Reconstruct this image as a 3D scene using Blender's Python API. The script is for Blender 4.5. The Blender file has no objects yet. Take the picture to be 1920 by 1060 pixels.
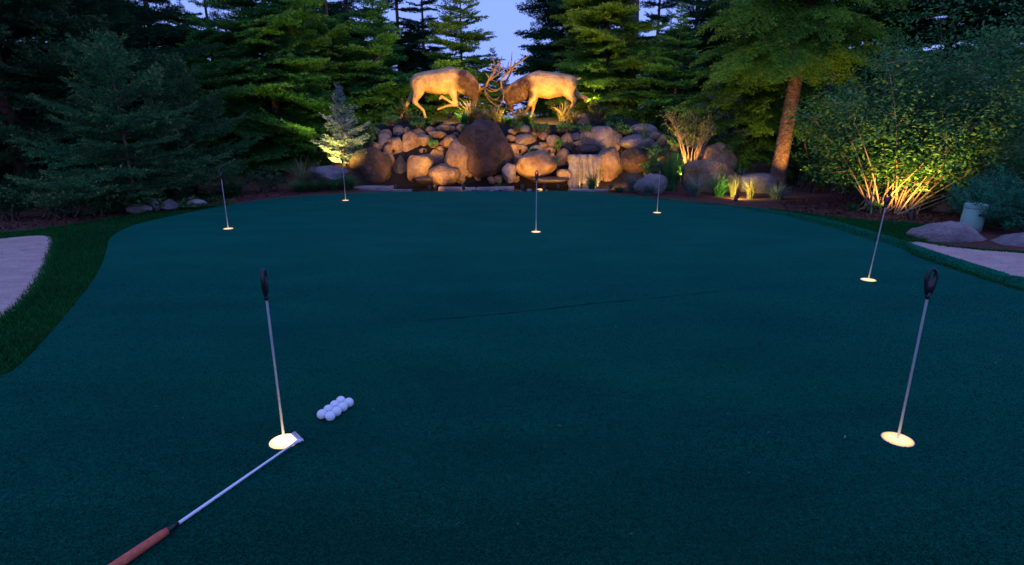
import bpy, bmesh, math, random
import numpy as np
from mathutils import Vector, Matrix, noise
R_ = math.radians
sc = bpy.context.scene
C = sc.collection

# ------------------------------------------------------------------ camera
H, TH, F = 1.12, R_(15.75), 1053.0          # height, pitch, focal length in photo pixels
cam = bpy.data.cameras.new('camera'); camo = bpy.data.objects.new('camera', cam); C.objects.link(camo)
cam.sensor_width = 36; cam.lens = 36 * F / 1920; cam.clip_start = 0.05; cam.clip_end = 600
camo.location = (0, 0, H); camo.rotation_euler = (math.pi/2 - TH, 0, 0); sc.camera = camo

# ------------------------------------------------------------------ dusk sky
w = bpy.data.worlds.new('World'); sc.world = w; w.use_nodes = True
nt = w.node_tree; nt.nodes.clear()
wo = nt.nodes.new('ShaderNodeOutputWorld'); bg = nt.nodes.new('ShaderNodeBackground'); sky = nt.nodes.new('ShaderNodeTexSky')
sky.sky_type = 'NISHITA'; sky.sun_disc = False; sky.sun_elevation = R_(2); sky.sun_rotation = R_(200)
sky.ozone_density = 4.0; sky.air_density = 1.0; sky.dust_density = 0.3
mixw = nt.nodes.new('ShaderNodeMix'); mixw.data_type = 'RGBA'; mixw.inputs[0].default_value = 0.93
nt.links.new(sky.outputs[0], mixw.inputs[6]); mixw.inputs[7].default_value = (0.24, 0.335, 0.97, 1)   # even twilight blue
nt.links.new(mixw.outputs[2], bg.inputs[0]); bg.inputs[1].default_value = 0.15
nt.links.new(bg.outputs[0], wo.inputs[0])
sc.view_settings.view_transform = 'Standard'; sc.view_settings.look = 'None'; sc.view_settings.gamma = 1
sc.view_settings.exposure = 3.1
sc.cycles.use_denoising = True; sc.cycles.max_bounces = 6; sc.cycles.diffuse_bounces = 3; sc.cycles.glossy_bounces = 3
sc.cycles.transparent_max_bounces = 6; sc.cycles.sample_clamp_indirect = 3.0

# ------------------------------------------------------------------ picture -> world helpers
CT, ST = math.cos(TH), math.sin(TH)
def rayd(px, py):
    u, v = (px-960)/F, (py-530)/F
    return Vector((u, CT - v*ST, -ST - v*CT))
def G(px, py, z=0.0):
    d = rayd(px, py); t = (z-H)/d.z
    return Vector((d.x*t, d.y*t, z))
def A(px, py, Y):
    d = rayd(px, py); t = Y/d.y
    return Vector((d.x*t, Y, H + d.z*t))
def mpp(px, py, Y): return Y/rayd(px, py).y/F
def sstep(a, b, x):
    t = min(1, max(0, (x-a)/(b-a))); return t*t*(3-2*t)
def hgt(x, y):
    m = sstep(-4.4, -2.7, x)*(1-sstep(2.7, 4.6, x))
    h = m*(1.13*sstep(10.95, 12.5, y)+0.14*sstep(12.4, 13.8, y))*(1-0.5*sstep(18, 23, y))
    h += 0.55*math.exp(-((x-3.5)/1.0)**2-((y-11.4)/0.75)**2)*(1-0.6*m*sstep(11, 12.5, y))
    h += 0.36*math.exp(-((x+3.3)/0.75)**2-((y-11.1)/0.6)**2)
    h += 0.25*sstep(11, 16, y)*(1-m)
    if y > 9.8:
        h += 0.05*sstep(9.8, 10.6, y)*noise.noise((x*1.7, y*1.7, 3))
    pd = ((x+0.55)/2.35)**2+((y-10.62)/0.62)**2
    h -= 0.22*(1-sstep(0.7, 1.25, pd))
    return h - 0.025
def hit(px, py):
    d = rayd(px, py); t = 2.0
    while t < 40:
        p = Vector((0, 0, H))+d*t
        if p.z < hgt(p.x, p.y): return p
        t += 0.02
    return Vector((0, 0, H))+d*16
def rng_(s): return np.random.default_rng(s)

# ------------------------------------------------------------------ object helpers
def tag(o, label=None, cat=None, group=None, kind=None):
    if label: o['label'] = label
    if cat: o['category'] = cat
    if group: o['group'] = group
    if kind: o['kind'] = kind
    return o
def empty(name, loc=(0, 0, 0), rz=0):
    o = bpy.data.objects.new(name, None); C.objects.link(o); o.location = loc; o.rotation_euler = (0, 0, rz)
    o.empty_display_size = 0.1
    return o
def link(name, me, parent=None, mat=None):
    o = bpy.data.objects.new(name, me); C.objects.link(o); o.parent = parent
    if mat is not None:
        if len(me.materials) == 0: me.materials.append(mat)
        if me.materials[0] != mat:
            o.material_slots[0].link = 'OBJECT'; o.material_slots[0].material = mat
    return o
def mesh_np(name, v, k, mats, attrs=None, mi=None, smooth=False):
    """faces of k corners each, vertices in sequence"""
    me = bpy.data.meshes.new(name); n = len(v); nf = n//k
    me.vertices.add(n); me.vertices.foreach_set('co', np.ascontiguousarray(v, dtype=np.float32).ravel())
    me.loops.add(n); me.loops.foreach_set('vertex_index', np.arange(n, dtype=np.int32))
    me.polygons.add(nf); me.polygons.foreach_set('loop_start', np.arange(0, n, k, dtype=np.int32))
    if mi is not None: me.polygons.foreach_set('material_index', np.asarray(mi, dtype=np.int32))
    me.update(calc_edges=True)
    for an, av in (attrs or {}).items():
        a = me.attributes.new(an, 'FLOAT', 'POINT'); a.data.foreach_set('value', np.asarray(av, dtype=np.float32))
    for m in mats: me.materials.append(m)
    return me
class MB:
    def __init__(s): s.v = []; s.f = []
    def tube(s, pts, rad, n=8, caps=True):
        pts = [Vector(p) for p in pts]; b = len(s.v); up = None
        for i, p in enumerate(pts):
            t = (pts[min(i+1, len(pts)-1)]-pts[max(i-1, 0)]).normalized()
            if up is None: up = t.orthogonal().normalized()
            up = (up-t*up.dot(t)).normalized(); sd = t.cross(up)
            r = rad[i] if hasattr(rad, '__len__') else rad
            for k in range(n):
                a = 2*math.pi*k/n; s.v.append(p+(up*math.cos(a)+sd*math.sin(a))*r)
        for i in range(len(pts)-1):
            for k in range(n):
                a, c = b+i*n+k, b+i*n+(k+1) % n; s.f.append((a, c, c+n, a+n))
        if caps:
            s.f.append(tuple(b+k for k in range(n))[::-1]); e = b+(len(pts)-1)*n; s.f.append(tuple(e+k for k in range(n)))
        return s
    def lathe(s, prof, n=24, c=(0, 0, 0), sx=1, sy=1):
        b = len(s.v)
        for r, z in prof:
            for k in range(n):
                a = 2*math.pi*k/n; s.v.append(Vector((c[0]+r*sx*math.cos(a), c[1]+r*sy*math.sin(a), c[2]+z)))
        for i in range(len(prof)-1):
            for k in range(n):
                a, d = b+i*n+k, b+i*n+(k+1) % n; s.f.append((a, d, d+n, a+n))
        s.f.append(tuple(b+k for k in range(n))[::-1]); e = b+(len(prof)-1)*n; s.f.append(tuple(e+k for k in range(n)))
        return s
    def poly(s, pts):
        b = len(s.v); s.v += [Vector(p) for p in pts]; s.f.append(tuple(range(b, b+len(pts)))); return s
    def mesh(s, name, mat, smooth=True):
        me = bpy.data.meshes.new(name); me.from_pydata([tuple(p) for p in s.v], [], s.f); me.update()
        if smooth: me.shade_smooth()
        me.materials.append(mat); return me
    def build(s, name, mat, parent=None, smooth=True): return link(name, s.mesh(name, mat, smooth), parent)

# ------------------------------------------------------------------ materials
def nodes(m):
    m.use_nodes = True; t = m.node_tree; t.nodes.clear()
    o = t.nodes.new('ShaderNodeOutputMaterial'); p = t.nodes.new('ShaderNodeBsdfPrincipled'); t.links.new(p.outputs[0], o.inputs[0])
    return t, p, o
def tex(t, scale, detail=3, vec=None, rough=0.55):
    n = t.nodes.new('ShaderNodeTexNoise'); n.inputs['Scale'].default_value = scale; n.inputs['Detail'].default_value = detail
    n.inputs['Roughness'].default_value = rough
    if vec is not None: t.links.new(vec, n.inputs['Vector'])
    return n.outputs[0]
def ramp(t, fac, stops):
    r = t.nodes.new('ShaderNodeValToRGB'); t.links.new(fac, r.inputs[0]); e = r.color_ramp.elements
    while len(e) < len(stops): e.new(0.5)
    for i, (p, c) in enumerate(stops): e[i].position = p; e[i].color = (*c, 1)
    return r.outputs[0]
def mixc(t, fac, a, b, mode='MIX'):
    n = t.nodes.new('ShaderNodeMix'); n.data_type = 'RGBA'; n.blend_type = mode
    for s, x in ((0, fac), (6, a), (7, b)):
        if isinstance(x, (int, float)): n.inputs[s].default_value = x
        elif isinstance(x, tuple): n.inputs[s].default_value = (*x, 1)
        else: t.links.new(x, n.inputs[s])
    return n.outputs[2]
def bump(t, p, hsock, strength, dist):
    b = t.nodes.new('ShaderNodeBump'); b.inputs['Strength'].default_value = strength; b.inputs['Distance'].default_value = dist
    t.links.new(hsock, b.inputs['Height']); t.links.new(b.outputs[0], p.inputs['Normal'])
def objco(t):
    return t.nodes.new('ShaderNodeTexCoord').outputs['Object']
def orand(t): return t.nodes.new('ShaderNodeObjectInfo').outputs['Random']
def attr(t, n):
    a = t.nodes.new('ShaderNodeAttribute'); a.attribute_name = n; return a.outputs['Fac']
def simple(name, col, rough=0.5, metal=0, spec=0.5, emit=None, es=0):
    m = bpy.data.materials.new(name); t, p, o = nodes(m)
    p.inputs['Base Color'].default_value = (*col, 1); p.inputs['Roughness'].default_value = rough; p.inputs['Metallic'].default_value = metal
    p.inputs['Specular IOR Level'].default_value = spec
    if emit: p.inputs['Emission Color'].default_value = (*emit, 1); p.inputs['Emission Strength'].default_value = es
    return m
def noisy(name, stops, scale, rough=0.8, bs=0.5, bd=0.01, bscale=None, detail=5, spec=0.3):
    m = bpy.data.materials.new(name); t, p, o = nodes(m); co = objco(t)
    t.links.new(ramp(t, tex(t, scale, detail, co), stops), p.inputs['Base Color'])
    p.inputs['Roughness'].default_value = rough; p.inputs['Specular IOR Level'].default_value = spec
    bump(t, p, tex(t, bscale or scale*4, 4, co), bs, bd)
    return m
def leafmat(name, dark, mid, tip, rough=0.55, trans=0.25, spec=0.35):
    """needle / leaf colour: older growth to new growth along the shoot, varied by spray and by plant"""
    m = bpy.data.materials.new(name); t, p, o = nodes(m)
    c = mixc(t, attr(t, 'var'), dark, mid); c = mixc(t, attr(t, 'tip'), c, tip)
    hs = t.nodes.new('ShaderNodeHueSaturation'); t.links.new(c, hs.inputs['Color'])
    mr = t.nodes.new('ShaderNodeMapRange'); t.links.new(orand(t), mr.inputs[0]); mr.inputs[3].default_value = 0.8; mr.inputs[4].default_value = 1.2
    t.links.new(mr.outputs[0], hs.inputs['Value']); c = hs.outputs[0]
    t.links.new(c, p.inputs['Base Color']); p.inputs['Roughness'].default_value = rough; p.inputs['Specular IOR Level'].default_value = spec
    if trans:
        tr = t.nodes.new('ShaderNodeBsdfTranslucent'); t.links.new(c, tr.inputs[0]); mx = t.nodes.new('ShaderNodeMixShader')
        mx.inputs[0].default_value = trans; t.links.new(p.outputs[0], mx.inputs[1]); t.links.new(tr.outputs[0], mx.inputs[2]); t.links.new(mx.outputs[0], o.inputs[0])
    return m
def turfmat(name, a, b, pile=170.0, spec=0.02, rough=0.9, sheen=0.25):
    m = bpy.data.materials.new(name); t, p, o = nodes(m); co = objco(t)
    mp = t.nodes.new('ShaderNodeMapping'); mp.inputs['Scale'].default_value = (1, 2.2, 1); t.links.new(co, mp.inputs[0]); v = mp.outputs[0]
    fine = tex(t, pile, 2, co, 0.7); broad = tex(t, 1.1, 4, v); med = tex(t, 14, 3, v)
    c = ramp(t, fine, [(0.3, a), (0.72, b)])
    c = mixc(t, 0.55, c, ramp(t, broad, [(0.32, (0.45, 0.45, 0.5)), (0.68, (1.4, 1.4, 1.3))]), 'MULTIPLY')
    c = mixc(t, 0.4, c, ramp(t, med, [(0.3, (0.75, 0.75, 0.75)), (0.7, (1.2, 1.2, 1.2))]), 'MULTIPLY')
    c = mixc(t, 0.6, c, ramp(t, tex(t, 62, 2, co, 0.8), [(0.3, (0.55, 0.55, 0.55)), (0.7, (1.4, 1.4, 1.4))]), 'MULTIPLY')
    t.links.new(c, p.inputs['Base Color']); p.inputs['Roughness'].default_value = rough; p.inputs['Specular IOR Level'].default_value = spec
    p.inputs['Sheen Weight'].default_value = sheen; p.inputs['Sheen Roughness'].default_value = 0.5; p.inputs['Sheen Tint'].default_value = (0.0, 0.5, 0.42, 1)
    bump(t, p, fine, 0.7, 0.006); return m
def rockmat(name, stops, moss=None, spec=0.3, rough=0.75):
    m = bpy.data.materials.new(name); t, p, o = nodes(m)
    ge = t.nodes.new('ShaderNodeNewGeometry'); co = ge.outputs['Position']
    n1 = tex(t, 3.5, 6, co, 0.65); n2 = tex(t, 26, 5, co, 0.7)
    c = ramp(t, n1, stops); c = mixc(t, 0.55, c, ramp(t, n2, [(0.3, (0.55, 0.55, 0.55)), (0.7, (1.3, 1.3, 1.3))]), 'MULTIPLY')
    vr = ramp(t, orand(t), [(0, (0.72, 0.7, 0.74)), (0.5, (1.0, 1.0, 1.0)), (1, (1.22, 1.12, 1.0))]); c = mixc(t, 0.8, c, vr, 'MULTIPLY')
    c = mixc(t, ramp(t, tex(t, 11, 6, co, 0.75), [(0.58, (0, 0, 0)), (0.66, (1, 1, 1))]), c, mixc(t, 0.5, c, (0.10, 0.085, 0.03)))
    if moss:
        c = mixc(t, ramp(t, tex(t, 5, 6, co, 0.7), [(0.46, (0, 0, 0)), (0.62, (1, 1, 1))]), c, moss)
    t.links.new(c, p.inputs['Base Color']); p.inputs['Roughness'].default_value = rough; p.inputs['Specular IOR Level'].default_value = spec
    ad = t.nodes.new('ShaderNodeMath'); ad.operation = 'ADD'; t.links.new(n1, ad.inputs[0])
    sc2 = t.nodes.new('ShaderNodeMath'); sc2.operation = 'MULTIPLY'; sc2.inputs[1].default_value = 0.35; t.links.new(n2, sc2.inputs[0]); t.links.new(sc2.outputs[0], ad.inputs[1])
    bump(t, p, ad.outputs[0], 1.0, 0.11); return m

M = {}
M['turf'] = turfmat('putting_turf', (0.0008, 0.016, 0.009), (0.003, 0.088, 0.041))
M['fringe'] = turfmat('fringe_turf', (0.001, 0.05, 0.02), (0.004, 0.13, 0.05), 90)
M['lawn'] = turfmat('lawn_soil', (0.002, 0.03, 0.006), (0.004, 0.06, 0.012), 60, sheen=0.0)
M['seam'] = simple('turf_seam', (0.002, 0.012, 0.008), 0.95, spec=0.05)
M['sand'] = noisy('bunker_sand', [(0.3, (0.45, 0.30, 0.25)), (0.7, (0.57, 0.39, 0.33))], 5, 0.95, 1.0, 0.10, 9, spec=0.1)
M['mulch'] = noisy('red_mulch', [(0.3, (0.045, 0.014, 0.011)), (0.55, (0.13, 0.04, 0.03)), (0.75, (0.19, 0.065, 0.045))], 30, 0.9, 1.0, 0.03, 60)
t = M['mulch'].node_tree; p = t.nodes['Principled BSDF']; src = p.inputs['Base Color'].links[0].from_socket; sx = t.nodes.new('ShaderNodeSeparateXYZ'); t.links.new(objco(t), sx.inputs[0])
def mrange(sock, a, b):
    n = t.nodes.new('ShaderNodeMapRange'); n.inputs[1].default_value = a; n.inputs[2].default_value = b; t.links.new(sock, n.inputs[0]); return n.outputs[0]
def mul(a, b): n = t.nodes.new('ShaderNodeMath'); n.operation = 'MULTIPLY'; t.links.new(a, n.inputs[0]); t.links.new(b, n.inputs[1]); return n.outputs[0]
t.links.new(mixc(t, mul(mul(mrange(sx.outputs[1], 10.3, 10.8), mrange(sx.outputs[0], -3.4, -2.9)), mrange(sx.outputs[0], 3.3, 2.9)), src, (0.012, 0.009, 0.007)), p.inputs['Base Color'])   # soil between the boulders, darkened so its colour carries the shade of the gaps
M['chip'] = noisy('mulch_chip', [(0.3, (0.06, 0.02, 0.015)), (0.7, (0.16, 0.06, 0.045))], 9, 0.85, 0.3, 0.002, 100)
M['rock'] = rockmat('tan_rock', [(0.3, (0.19, 0.105, 0.055)), (0.5, (0.36, 0.225, 0.13)), (0.7, (0.5, 0.35, 0.23))])
M['rock_grey'] = rockmat('grey_rock', [(0.3, (0.12, 0.10, 0.11)), (0.5, (0.24, 0.2, 0.2)), (0.7, (0.38, 0.32, 0.31))])
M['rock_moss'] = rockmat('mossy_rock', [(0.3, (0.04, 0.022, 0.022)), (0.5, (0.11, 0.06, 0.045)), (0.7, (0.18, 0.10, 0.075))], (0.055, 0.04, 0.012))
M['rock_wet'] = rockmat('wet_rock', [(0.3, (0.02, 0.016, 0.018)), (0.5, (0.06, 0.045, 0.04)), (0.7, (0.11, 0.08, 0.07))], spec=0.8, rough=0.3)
M['slate'] = rockmat('coping_slab', [(0.3, (0.25, 0.2, 0.2)), (0.7, (0.5, 0.42, 0.4))], rough=0.5, spec=0.5)
M['needle'] = leafmat('spruce_needles', (0.006, 0.075, 0.028), (0.015, 0.17, 0.058), (0.22, 0.26, 0.065), 0.7, 0.2, 0.1)
M['needle_mid'] = leafmat('fir_needles', (0.014, 0.12, 0.022), (0.06, 0.28, 0.05), (0.16, 0.32, 0.06), 0.7, 0.2, 0.1)
M['needle_warm'] = leafmat('hemlock_needles', (0.04, 0.14, 0.015), (0.11, 0.28, 0.03), (0.22, 0.34, 0.05), 0.7, 0.25, 0.1)
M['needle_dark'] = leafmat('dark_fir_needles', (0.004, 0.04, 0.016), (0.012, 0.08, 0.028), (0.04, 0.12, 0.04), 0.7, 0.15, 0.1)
M['needle_blue'] = leafmat('blue_spruce_needles', (0.11, 0.19, 0.18), (0.2, 0.3, 0.28), (0.32, 0.4, 0.36))
M['juniper'] = leafmat('juniper_needles', (0.015, 0.14, 0.07), (0.035, 0.24, 0.115), (0.08, 0.3, 0.16), 0.7, 0.2, 0.12)
M['leaf'] = leafmat('maple_leaves', (0.02, 0.14, 0.045), (0.08, 0.28, 0.075), (0.2, 0.34, 0.1), 0.55, 0.3, 0.2)
M['leaf_dark'] = leafmat('dark_shrub_leaves', (0.008, 0.08, 0.025), (0.025, 0.15, 0.04), (0.12, 0.22, 0.07), 0.5, 0.2, 0.25)
M['leaf_yellow'] = leafmat('yellow_green_leaves', (0.07, 0.11, 0.02), (0.14, 0.18, 0.03), (0.25, 0.26, 0.06), 0.45, 0.35)
M['grass'] = leafmat('grass_blades', (0.002, 0.05, 0.010), (0.005, 0.10, 0.018), (0.012, 0.13, 0.025), 0.8, 0.25, 0.05)
M['reed'] = leafmat('reed_blades', (0.01, 0.08, 0.022), (0.03, 0.15, 0.035), (0.07, 0.2, 0.05), 0.55, 0.3, 0.2)
M['straw'] = leafmat('straw_blades', (0.09, 0.1, 0.04), (0.17, 0.17, 0.07), (0.3, 0.26, 0.12), 0.55, 0.3)
M['fescue'] = leafmat('blue_fescue_blades', (0.05, 0.1, 0.085), (0.1, 0.17, 0.14), (0.16, 0.23, 0.19), 0.6, 0.2)
M['bark'] = noisy('conifer_bark', [(0.3, (0.06, 0.035, 0.025)), (0.55, (0.17, 0.10, 0.07)), (0.75, (0.27, 0.17, 0.12))], 9, 0.9, 1.0, 0.04, 30)
M['twig'] = noisy('twig_bark', [(0.3, (0.05, 0.035, 0.025)), (0.7, (0.12, 0.085, 0.06))], 20, 0.9, 0.4, 0.005, 60)
M['stem'] = noisy('pale_stem_bark', [(0.3, (0.2, 0.13, 0.08)), (0.7, (0.4, 0.3, 0.2))], 20, 0.8, 0.4, 0.005, 60)
M['steel'] = simple('brushed_steel', (0.8, 0.81, 0.84), 0.4, 0.12)
M['chrome'] = simple('chrome_club_head', (0.55, 0.54, 0.54), 0.22, 0.95)
M['black'] = simple('black_handle', (0.012, 0.013, 0.016), 0.35)
M['bronze'] = simple('fixture_bronze', (0.05, 0.035, 0.025), 0.5, 0.6)
M['cup'] = simple('white_cup', (0.75, 0.74, 0.7), 0.5)
M['lens'] = simple('lit_lens', (0.3, 0.22, 0.1), 0.5, emit=(1.0, 0.68, 0.3), es=0.15)
M['lens_bright'] = simple('bright_lens', (0.3, 0.22, 0.1), 0.5, emit=(1.0, 0.62, 0.2), es=0.32)
for key, es_ in (('lens', 0.18), ('lens_bright', 0.5)):
    t = M[key].node_tree; p = t.nodes['Principled BSDF']; ln_ = t.nodes.new('ShaderNodeVectorMath'); ln_.operation = 'LENGTH'; t.links.new(objco(t), ln_.inputs[0]); mr_ = t.nodes.new('ShaderNodeMapRange'); mr_.inputs[2].default_value = 0.051; t.links.new(ln_.outputs['Value'], mr_.inputs[0])
    t.links.new(ramp(t, mr_.outputs[0], [(0.0, (1.0, 0.78, 0.44)), (0.7, (1.0, 0.66, 0.26)), (0.92, (1.0, 0.46, 0.08)), (1.0, (0.6, 0.2, 0.03))]), p.inputs['Emission Color']); p.inputs['Emission Strength'].default_value = es_
M['lamp'] = simple('lamp_glass', (0.9, 0.8, 0.6), 0.4, emit=(1.0, 0.6, 0.22), es=2.5)
M['ball'] = noisy('ball_cover', [(0.3, (0.78, 0.78, 0.78)), (0.7, (0.82, 0.82, 0.82))], 8, 0.35, 0.0, 0.001, 100)
M['grip'] = noisy('leather_grip', [(0.3, (0.5, 0.09, 0.045)), (0.7, (0.66, 0.15, 0.08))], 60, 0.6, 0.3, 0.002, 200)
M['pvc'] = noisy('green_utility_plastic', [(0.3, (0.19, 0.36, 0.27)), (0.7, (0.24, 0.42, 0.32))], 6, 0.6, 0.1, 0.003, 50)
M['timber'] = noisy('sawn_timber', [(0.3, (0.2, 0.13, 0.07)), (0.7, (0.34, 0.24, 0.14))], 12, 0.85, 0.4, 0.006, 40)
wm = bpy.data.materials.new('pond_water'); t, p, o = nodes(wm)
p.inputs['Base Color'].default_value = (0.004, 0.008, 0.02, 1); p.inputs['Roughness'].default_value = 0.06; p.inputs['Specular IOR Level'].default_value = 0.7
bump(t, p, tex(t, 9, 3, objco(t)), 0.25, 0.03); M['water'] = wm
fm = bpy.data.materials.new('falling_water'); t, p, o = nodes(fm)
p.inputs['Base Color'].default_value = (0.5, 0.55, 0.6, 1); p.inputs['Roughness'].default_value = 0.15; p.inputs['Transmission Weight'].default_value = 0.55; p.inputs['IOR'].default_value = 1.2
M['fall'] = fm
vm = bpy.data.materials.new('water_veil'); t, p, o = nodes(vm); mpv = t.nodes.new('ShaderNodeMapping'); mpv.inputs['Scale'].default_value = (22, 1, 1.1); t.links.new(objco(t), mpv.inputs[0])
p.inputs['Base Color'].default_value = (0.5, 0.58, 0.7, 1); p.inputs['Roughness'].default_value = 0.2; p.inputs['Specular IOR Level'].default_value = 0.8
tv = t.nodes.new('ShaderNodeBsdfTransparent'); mv = t.nodes.new('ShaderNodeMixShader'); t.links.new(ramp(t, tex(t, 1.0, 4, mpv.outputs[0], 0.6), [(0.45, (0.0, 0.0, 0.0)), (0.75, (0.36, 0.36, 0.36))]), mv.inputs[0])
t.links.new(tv.outputs[0], mv.inputs[1]); t.links.new(p.outputs[0], mv.inputs[2]); t.links.new(mv.outputs[0], o.inputs[0]); M['veil'] = vm
em = bpy.data.materials.new('elk_bronze'); t, p, o = nodes(em); co = objco(t)
c = ramp(t, tex(t, 6, 5, co), [(0.3, (0.30, 0.19, 0.075)), (0.5, (0.46, 0.31, 0.13)), (0.72, (0.62, 0.45, 0.2))])
c2 = ramp(t, tex(t, 20, 4, co), [(0.35, (0.02, 0.009, 0.005)), (0.7, (0.10, 0.04, 0.015))])
t.links.new(mixc(t, attr(t, 'mane'), c, c2), p.inputs['Base Color']); p.inputs['Roughness'].default_value = 0.55; p.inputs['Specular IOR Level'].default_value = 0.4
mpn = t.nodes.new('ShaderNodeMapping'); mpn.inputs['Scale'].default_value = (1, 1, 0.35); t.links.new(co, mpn.inputs[0])
bump(t, p, mixc(t, 0.4, tex(t, 45, 4, mpn.outputs[0]), tex(t, 8, 3, co)), 0.8, 0.045); M['elk'] = em
M['antler'] = noisy('antler_bronze', [(0.3, (0.08, 0.045, 0.025)), (0.7, (0.24, 0.16, 0.1))], 14, 0.5, 0.3, 0.005, 60)

# ================================================================== GROUND
def grid_ground():
    xs = np.concatenate([np.linspace(-150, -9, 24), np.arange(-8.8, 8.81, 0.14), np.linspace(9, 150, 24)])
    ys = np.concatenate([np.linspace(-60, 8.6, 40), np.arange(8.75, 24, 0.11), np.linspace(24.4, 200, 40)])
    v = [(x, y, hgt(x, y)) for y in ys for x in xs]; nx = len(xs)
    f = [(j*nx+i, j*nx+i+1, (j+1)*nx+i+1, (j+1)*nx+i) for j in range(len(ys)-1) for i in range(nx-1)]
    me = bpy.data.meshes.new('ground'); me.from_pydata(v, [], f); me.shade_smooth(); me.materials.append(M['mulch'])
    return link('ground', me)
tag(grid_ground(), 'dark red-brown mulch ground of the planting beds', 'ground', kind='structure')

def sm(pts, it=2, closed=False):
    pts = [Vector(p) for p in pts]
    for _ in range(it):
        q = [] if closed else [pts[0]]
        for i in range(len(pts) if closed else len(pts)-1):
            a, b = pts[i], pts[(i+1) % len(pts)]; q += [a*0.75+b*0.25, a*0.25+b*0.75]
        if not closed: q.append(pts[-1])
        pts = q
    return pts
def sheet(name, pts, mat, z):
    bm = bmesh.new(); vs = [bm.verts.new((p[0], p[1], z)) for p in pts]; fc = bm.faces.new(vs)
    bmesh.ops.triangulate(bm, faces=[fc]); bmesh.ops.recalc_face_normals(bm, faces=bm.faces)
    if sum(f.normal.z for f in bm.faces) < 0: bmesh.ops.reverse_faces(bm, faces=bm.faces)
    me = bpy.data.meshes.new(name); bm.to_mesh(me); me.materials.append(mat); return link(name, me)

EL = [(0, 715), (60, 665), (120, 595), (165, 540), (190, 500), (200, 468), (204, 445), (240, 424), (320, 405), (420, 386)]
EB = [(500, 373), (600, 365), (700, 361), (800, 359), (1000, 359), (1100, 361), (1180, 369)]
ER = [(1300, 382), (1400, 392), (1500, 408), (1560, 423), (1650, 451), (1720, 477), (1800, 503), (1920, 541)]
left = [Vector((-3.2, -4, 0)), Vector((-2.9, 0.6, 0))]+[G(*p) for p in EL]
back = [G(*p) for p in EB]; right = [G(*p) for p in ER]+[Vector((6.2, 3.2, 0)), Vector((9, 1.2, 0)), Vector((10, -4, 0))]
gpoly = sm(left+back+right, 2)
tag(sheet('putting_green', gpoly, M['turf'], 0.0), 'wide dark green artificial putting green filling the foreground', 'putting green', kind='structure')
# fringe collar along the far and right edge
def offset(pts, d):
    out = []
    for i, p in enumerate(pts):
        tn = (pts[min(i+1, len(pts)-1)]-pts[max(i-1, 0)]).normalized(); out.append(p+Vector((-tn.y, tn.x, 0))*d)
    return out
edge = sm([G(*p) for p in EB[4:]]+right[:-1], 2)
def strip(name, inner, outer, mat, z0, z1):
    v = []; f = []
    for a, b in zip(inner, outer): v += [(a.x, a.y, z0), (b.x, b.y, z1)]
    for i in range(len(inner)-1): f.append((2*i, 2*i+1, 2*i+3, 2*i+2))
    me = bpy.data.meshes.new(name); me.from_pydata(v, [], f); me.update()
    if sum(p.normal.z for p in me.polygons) < 0: me.flip_normals()
    me.materials.append(mat); return link(name, me)
fringe_o = [p+(q-p)*(0.12+0.88*sstep(0, 1.0, i/len(edge)*2.2)) for i, (p, q) in enumerate(zip(edge, offset(edge, 0.20)))]
tag(strip('fringe_collar', edge, fringe_o, M['fringe'], 0.004, 0.012), 'lighter green raised collar along the far right edge of the putting green', 'turf collar', kind='structure')
# left lawn
lawn_top = [(-80, 440), (0, 434), (60, 430), (120, 421), (200, 409), (260, 399), (330, 390), (400, 383), (440, 380)]
lawn_poly = [Vector((-3.3, 0.3, 0))]+sm(left[1:]+[G(430, 384)], 2)+[G(*p) for p in lawn_top][::-1]+[Vector((-9, 4.5, 0)), Vector((-9, 0.3, 0))]
tag(sheet('lawn', lawn_poly, M['lawn'], -0.012), 'strip of dark lawn between the sand bunker and the green', 'lawn', kind='structure')
sand_l = sm([G(*p) for p in [(0, 447), (30, 443), (70, 440), (98, 441), (106, 450), (98, 475), (88, 505), (70, 535), (45, 566), (10, 596), (-40, 640)]]+[Vector((-7.5, 2.2, 0)), Vector((-8, 4.6, 0))], 2, True)
tag(sheet('sand_bunker', sand_l, M['sand'], -0.004), 'pale sand bunker beyond the strip of lawn', 'sand bunker', kind='structure')
lawn_r = [G(*p) for p in [(1440, 390), (1500, 397), (1560, 405), (1640, 413), (1720, 418), (1760, 425), (1760, 445), (1690, 456)]]+[G(1640, 455), G(1560, 428), G(1490, 410)]
tag(sheet('lawn', lawn_r, M['lawn'], -0.008), 'wedge of dark lawn between the collar and the mulch bed', 'lawn', kind='structure')
sand_r = [G(*p) for p in [(1688, 454), (1720, 452), (1780, 462), (1840, 468), (1900, 472), (1990, 482)]]+[Vector((8.5, 4.2, 0)), Vector((7.2, 3.2, 0))]+[G(1920, 545), G(1800, 507), G(1720, 480)]
tag(sheet('sand_bunker', sand_r, M['sand'], -0.003), 'pale sand bunker beside the grey boulders', 'sand bunker', kind='structure')
# seam across the turf
sp = [G(x, y, 0.003) for x, y in [(700, 608), (760, 603), (860, 596), (930, 589), (1010, 582), (1090, 571), (1200, 562), (1300, 551), (1400, 541), (1480, 532)]]
sp = sm(sp, 2); r0 = random.Random(5)
v = []; f = []
for i, p_ in enumerate(sp):
    e = min(1, 3*min(i, len(sp)-1-i)/len(sp)); wd = (0.001+0.003*r0.random())*e+0.0003
    v += [(p_.x, p_.y-wd*1.6, 0.003), (p_.x, p_.y+wd*1.6, 0.003)]
for i in range(len(sp)-1): f.append((2*i, 2*i+2, 2*i+3, 2*i+1))
me = bpy.data.meshes.new('turf_seam'); me.from_pydata(v, [], f); me.materials.append(M['seam'])
sm_o = link('turf_seam', me); sm_o.parent = bpy.data.objects['putting_green']

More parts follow.
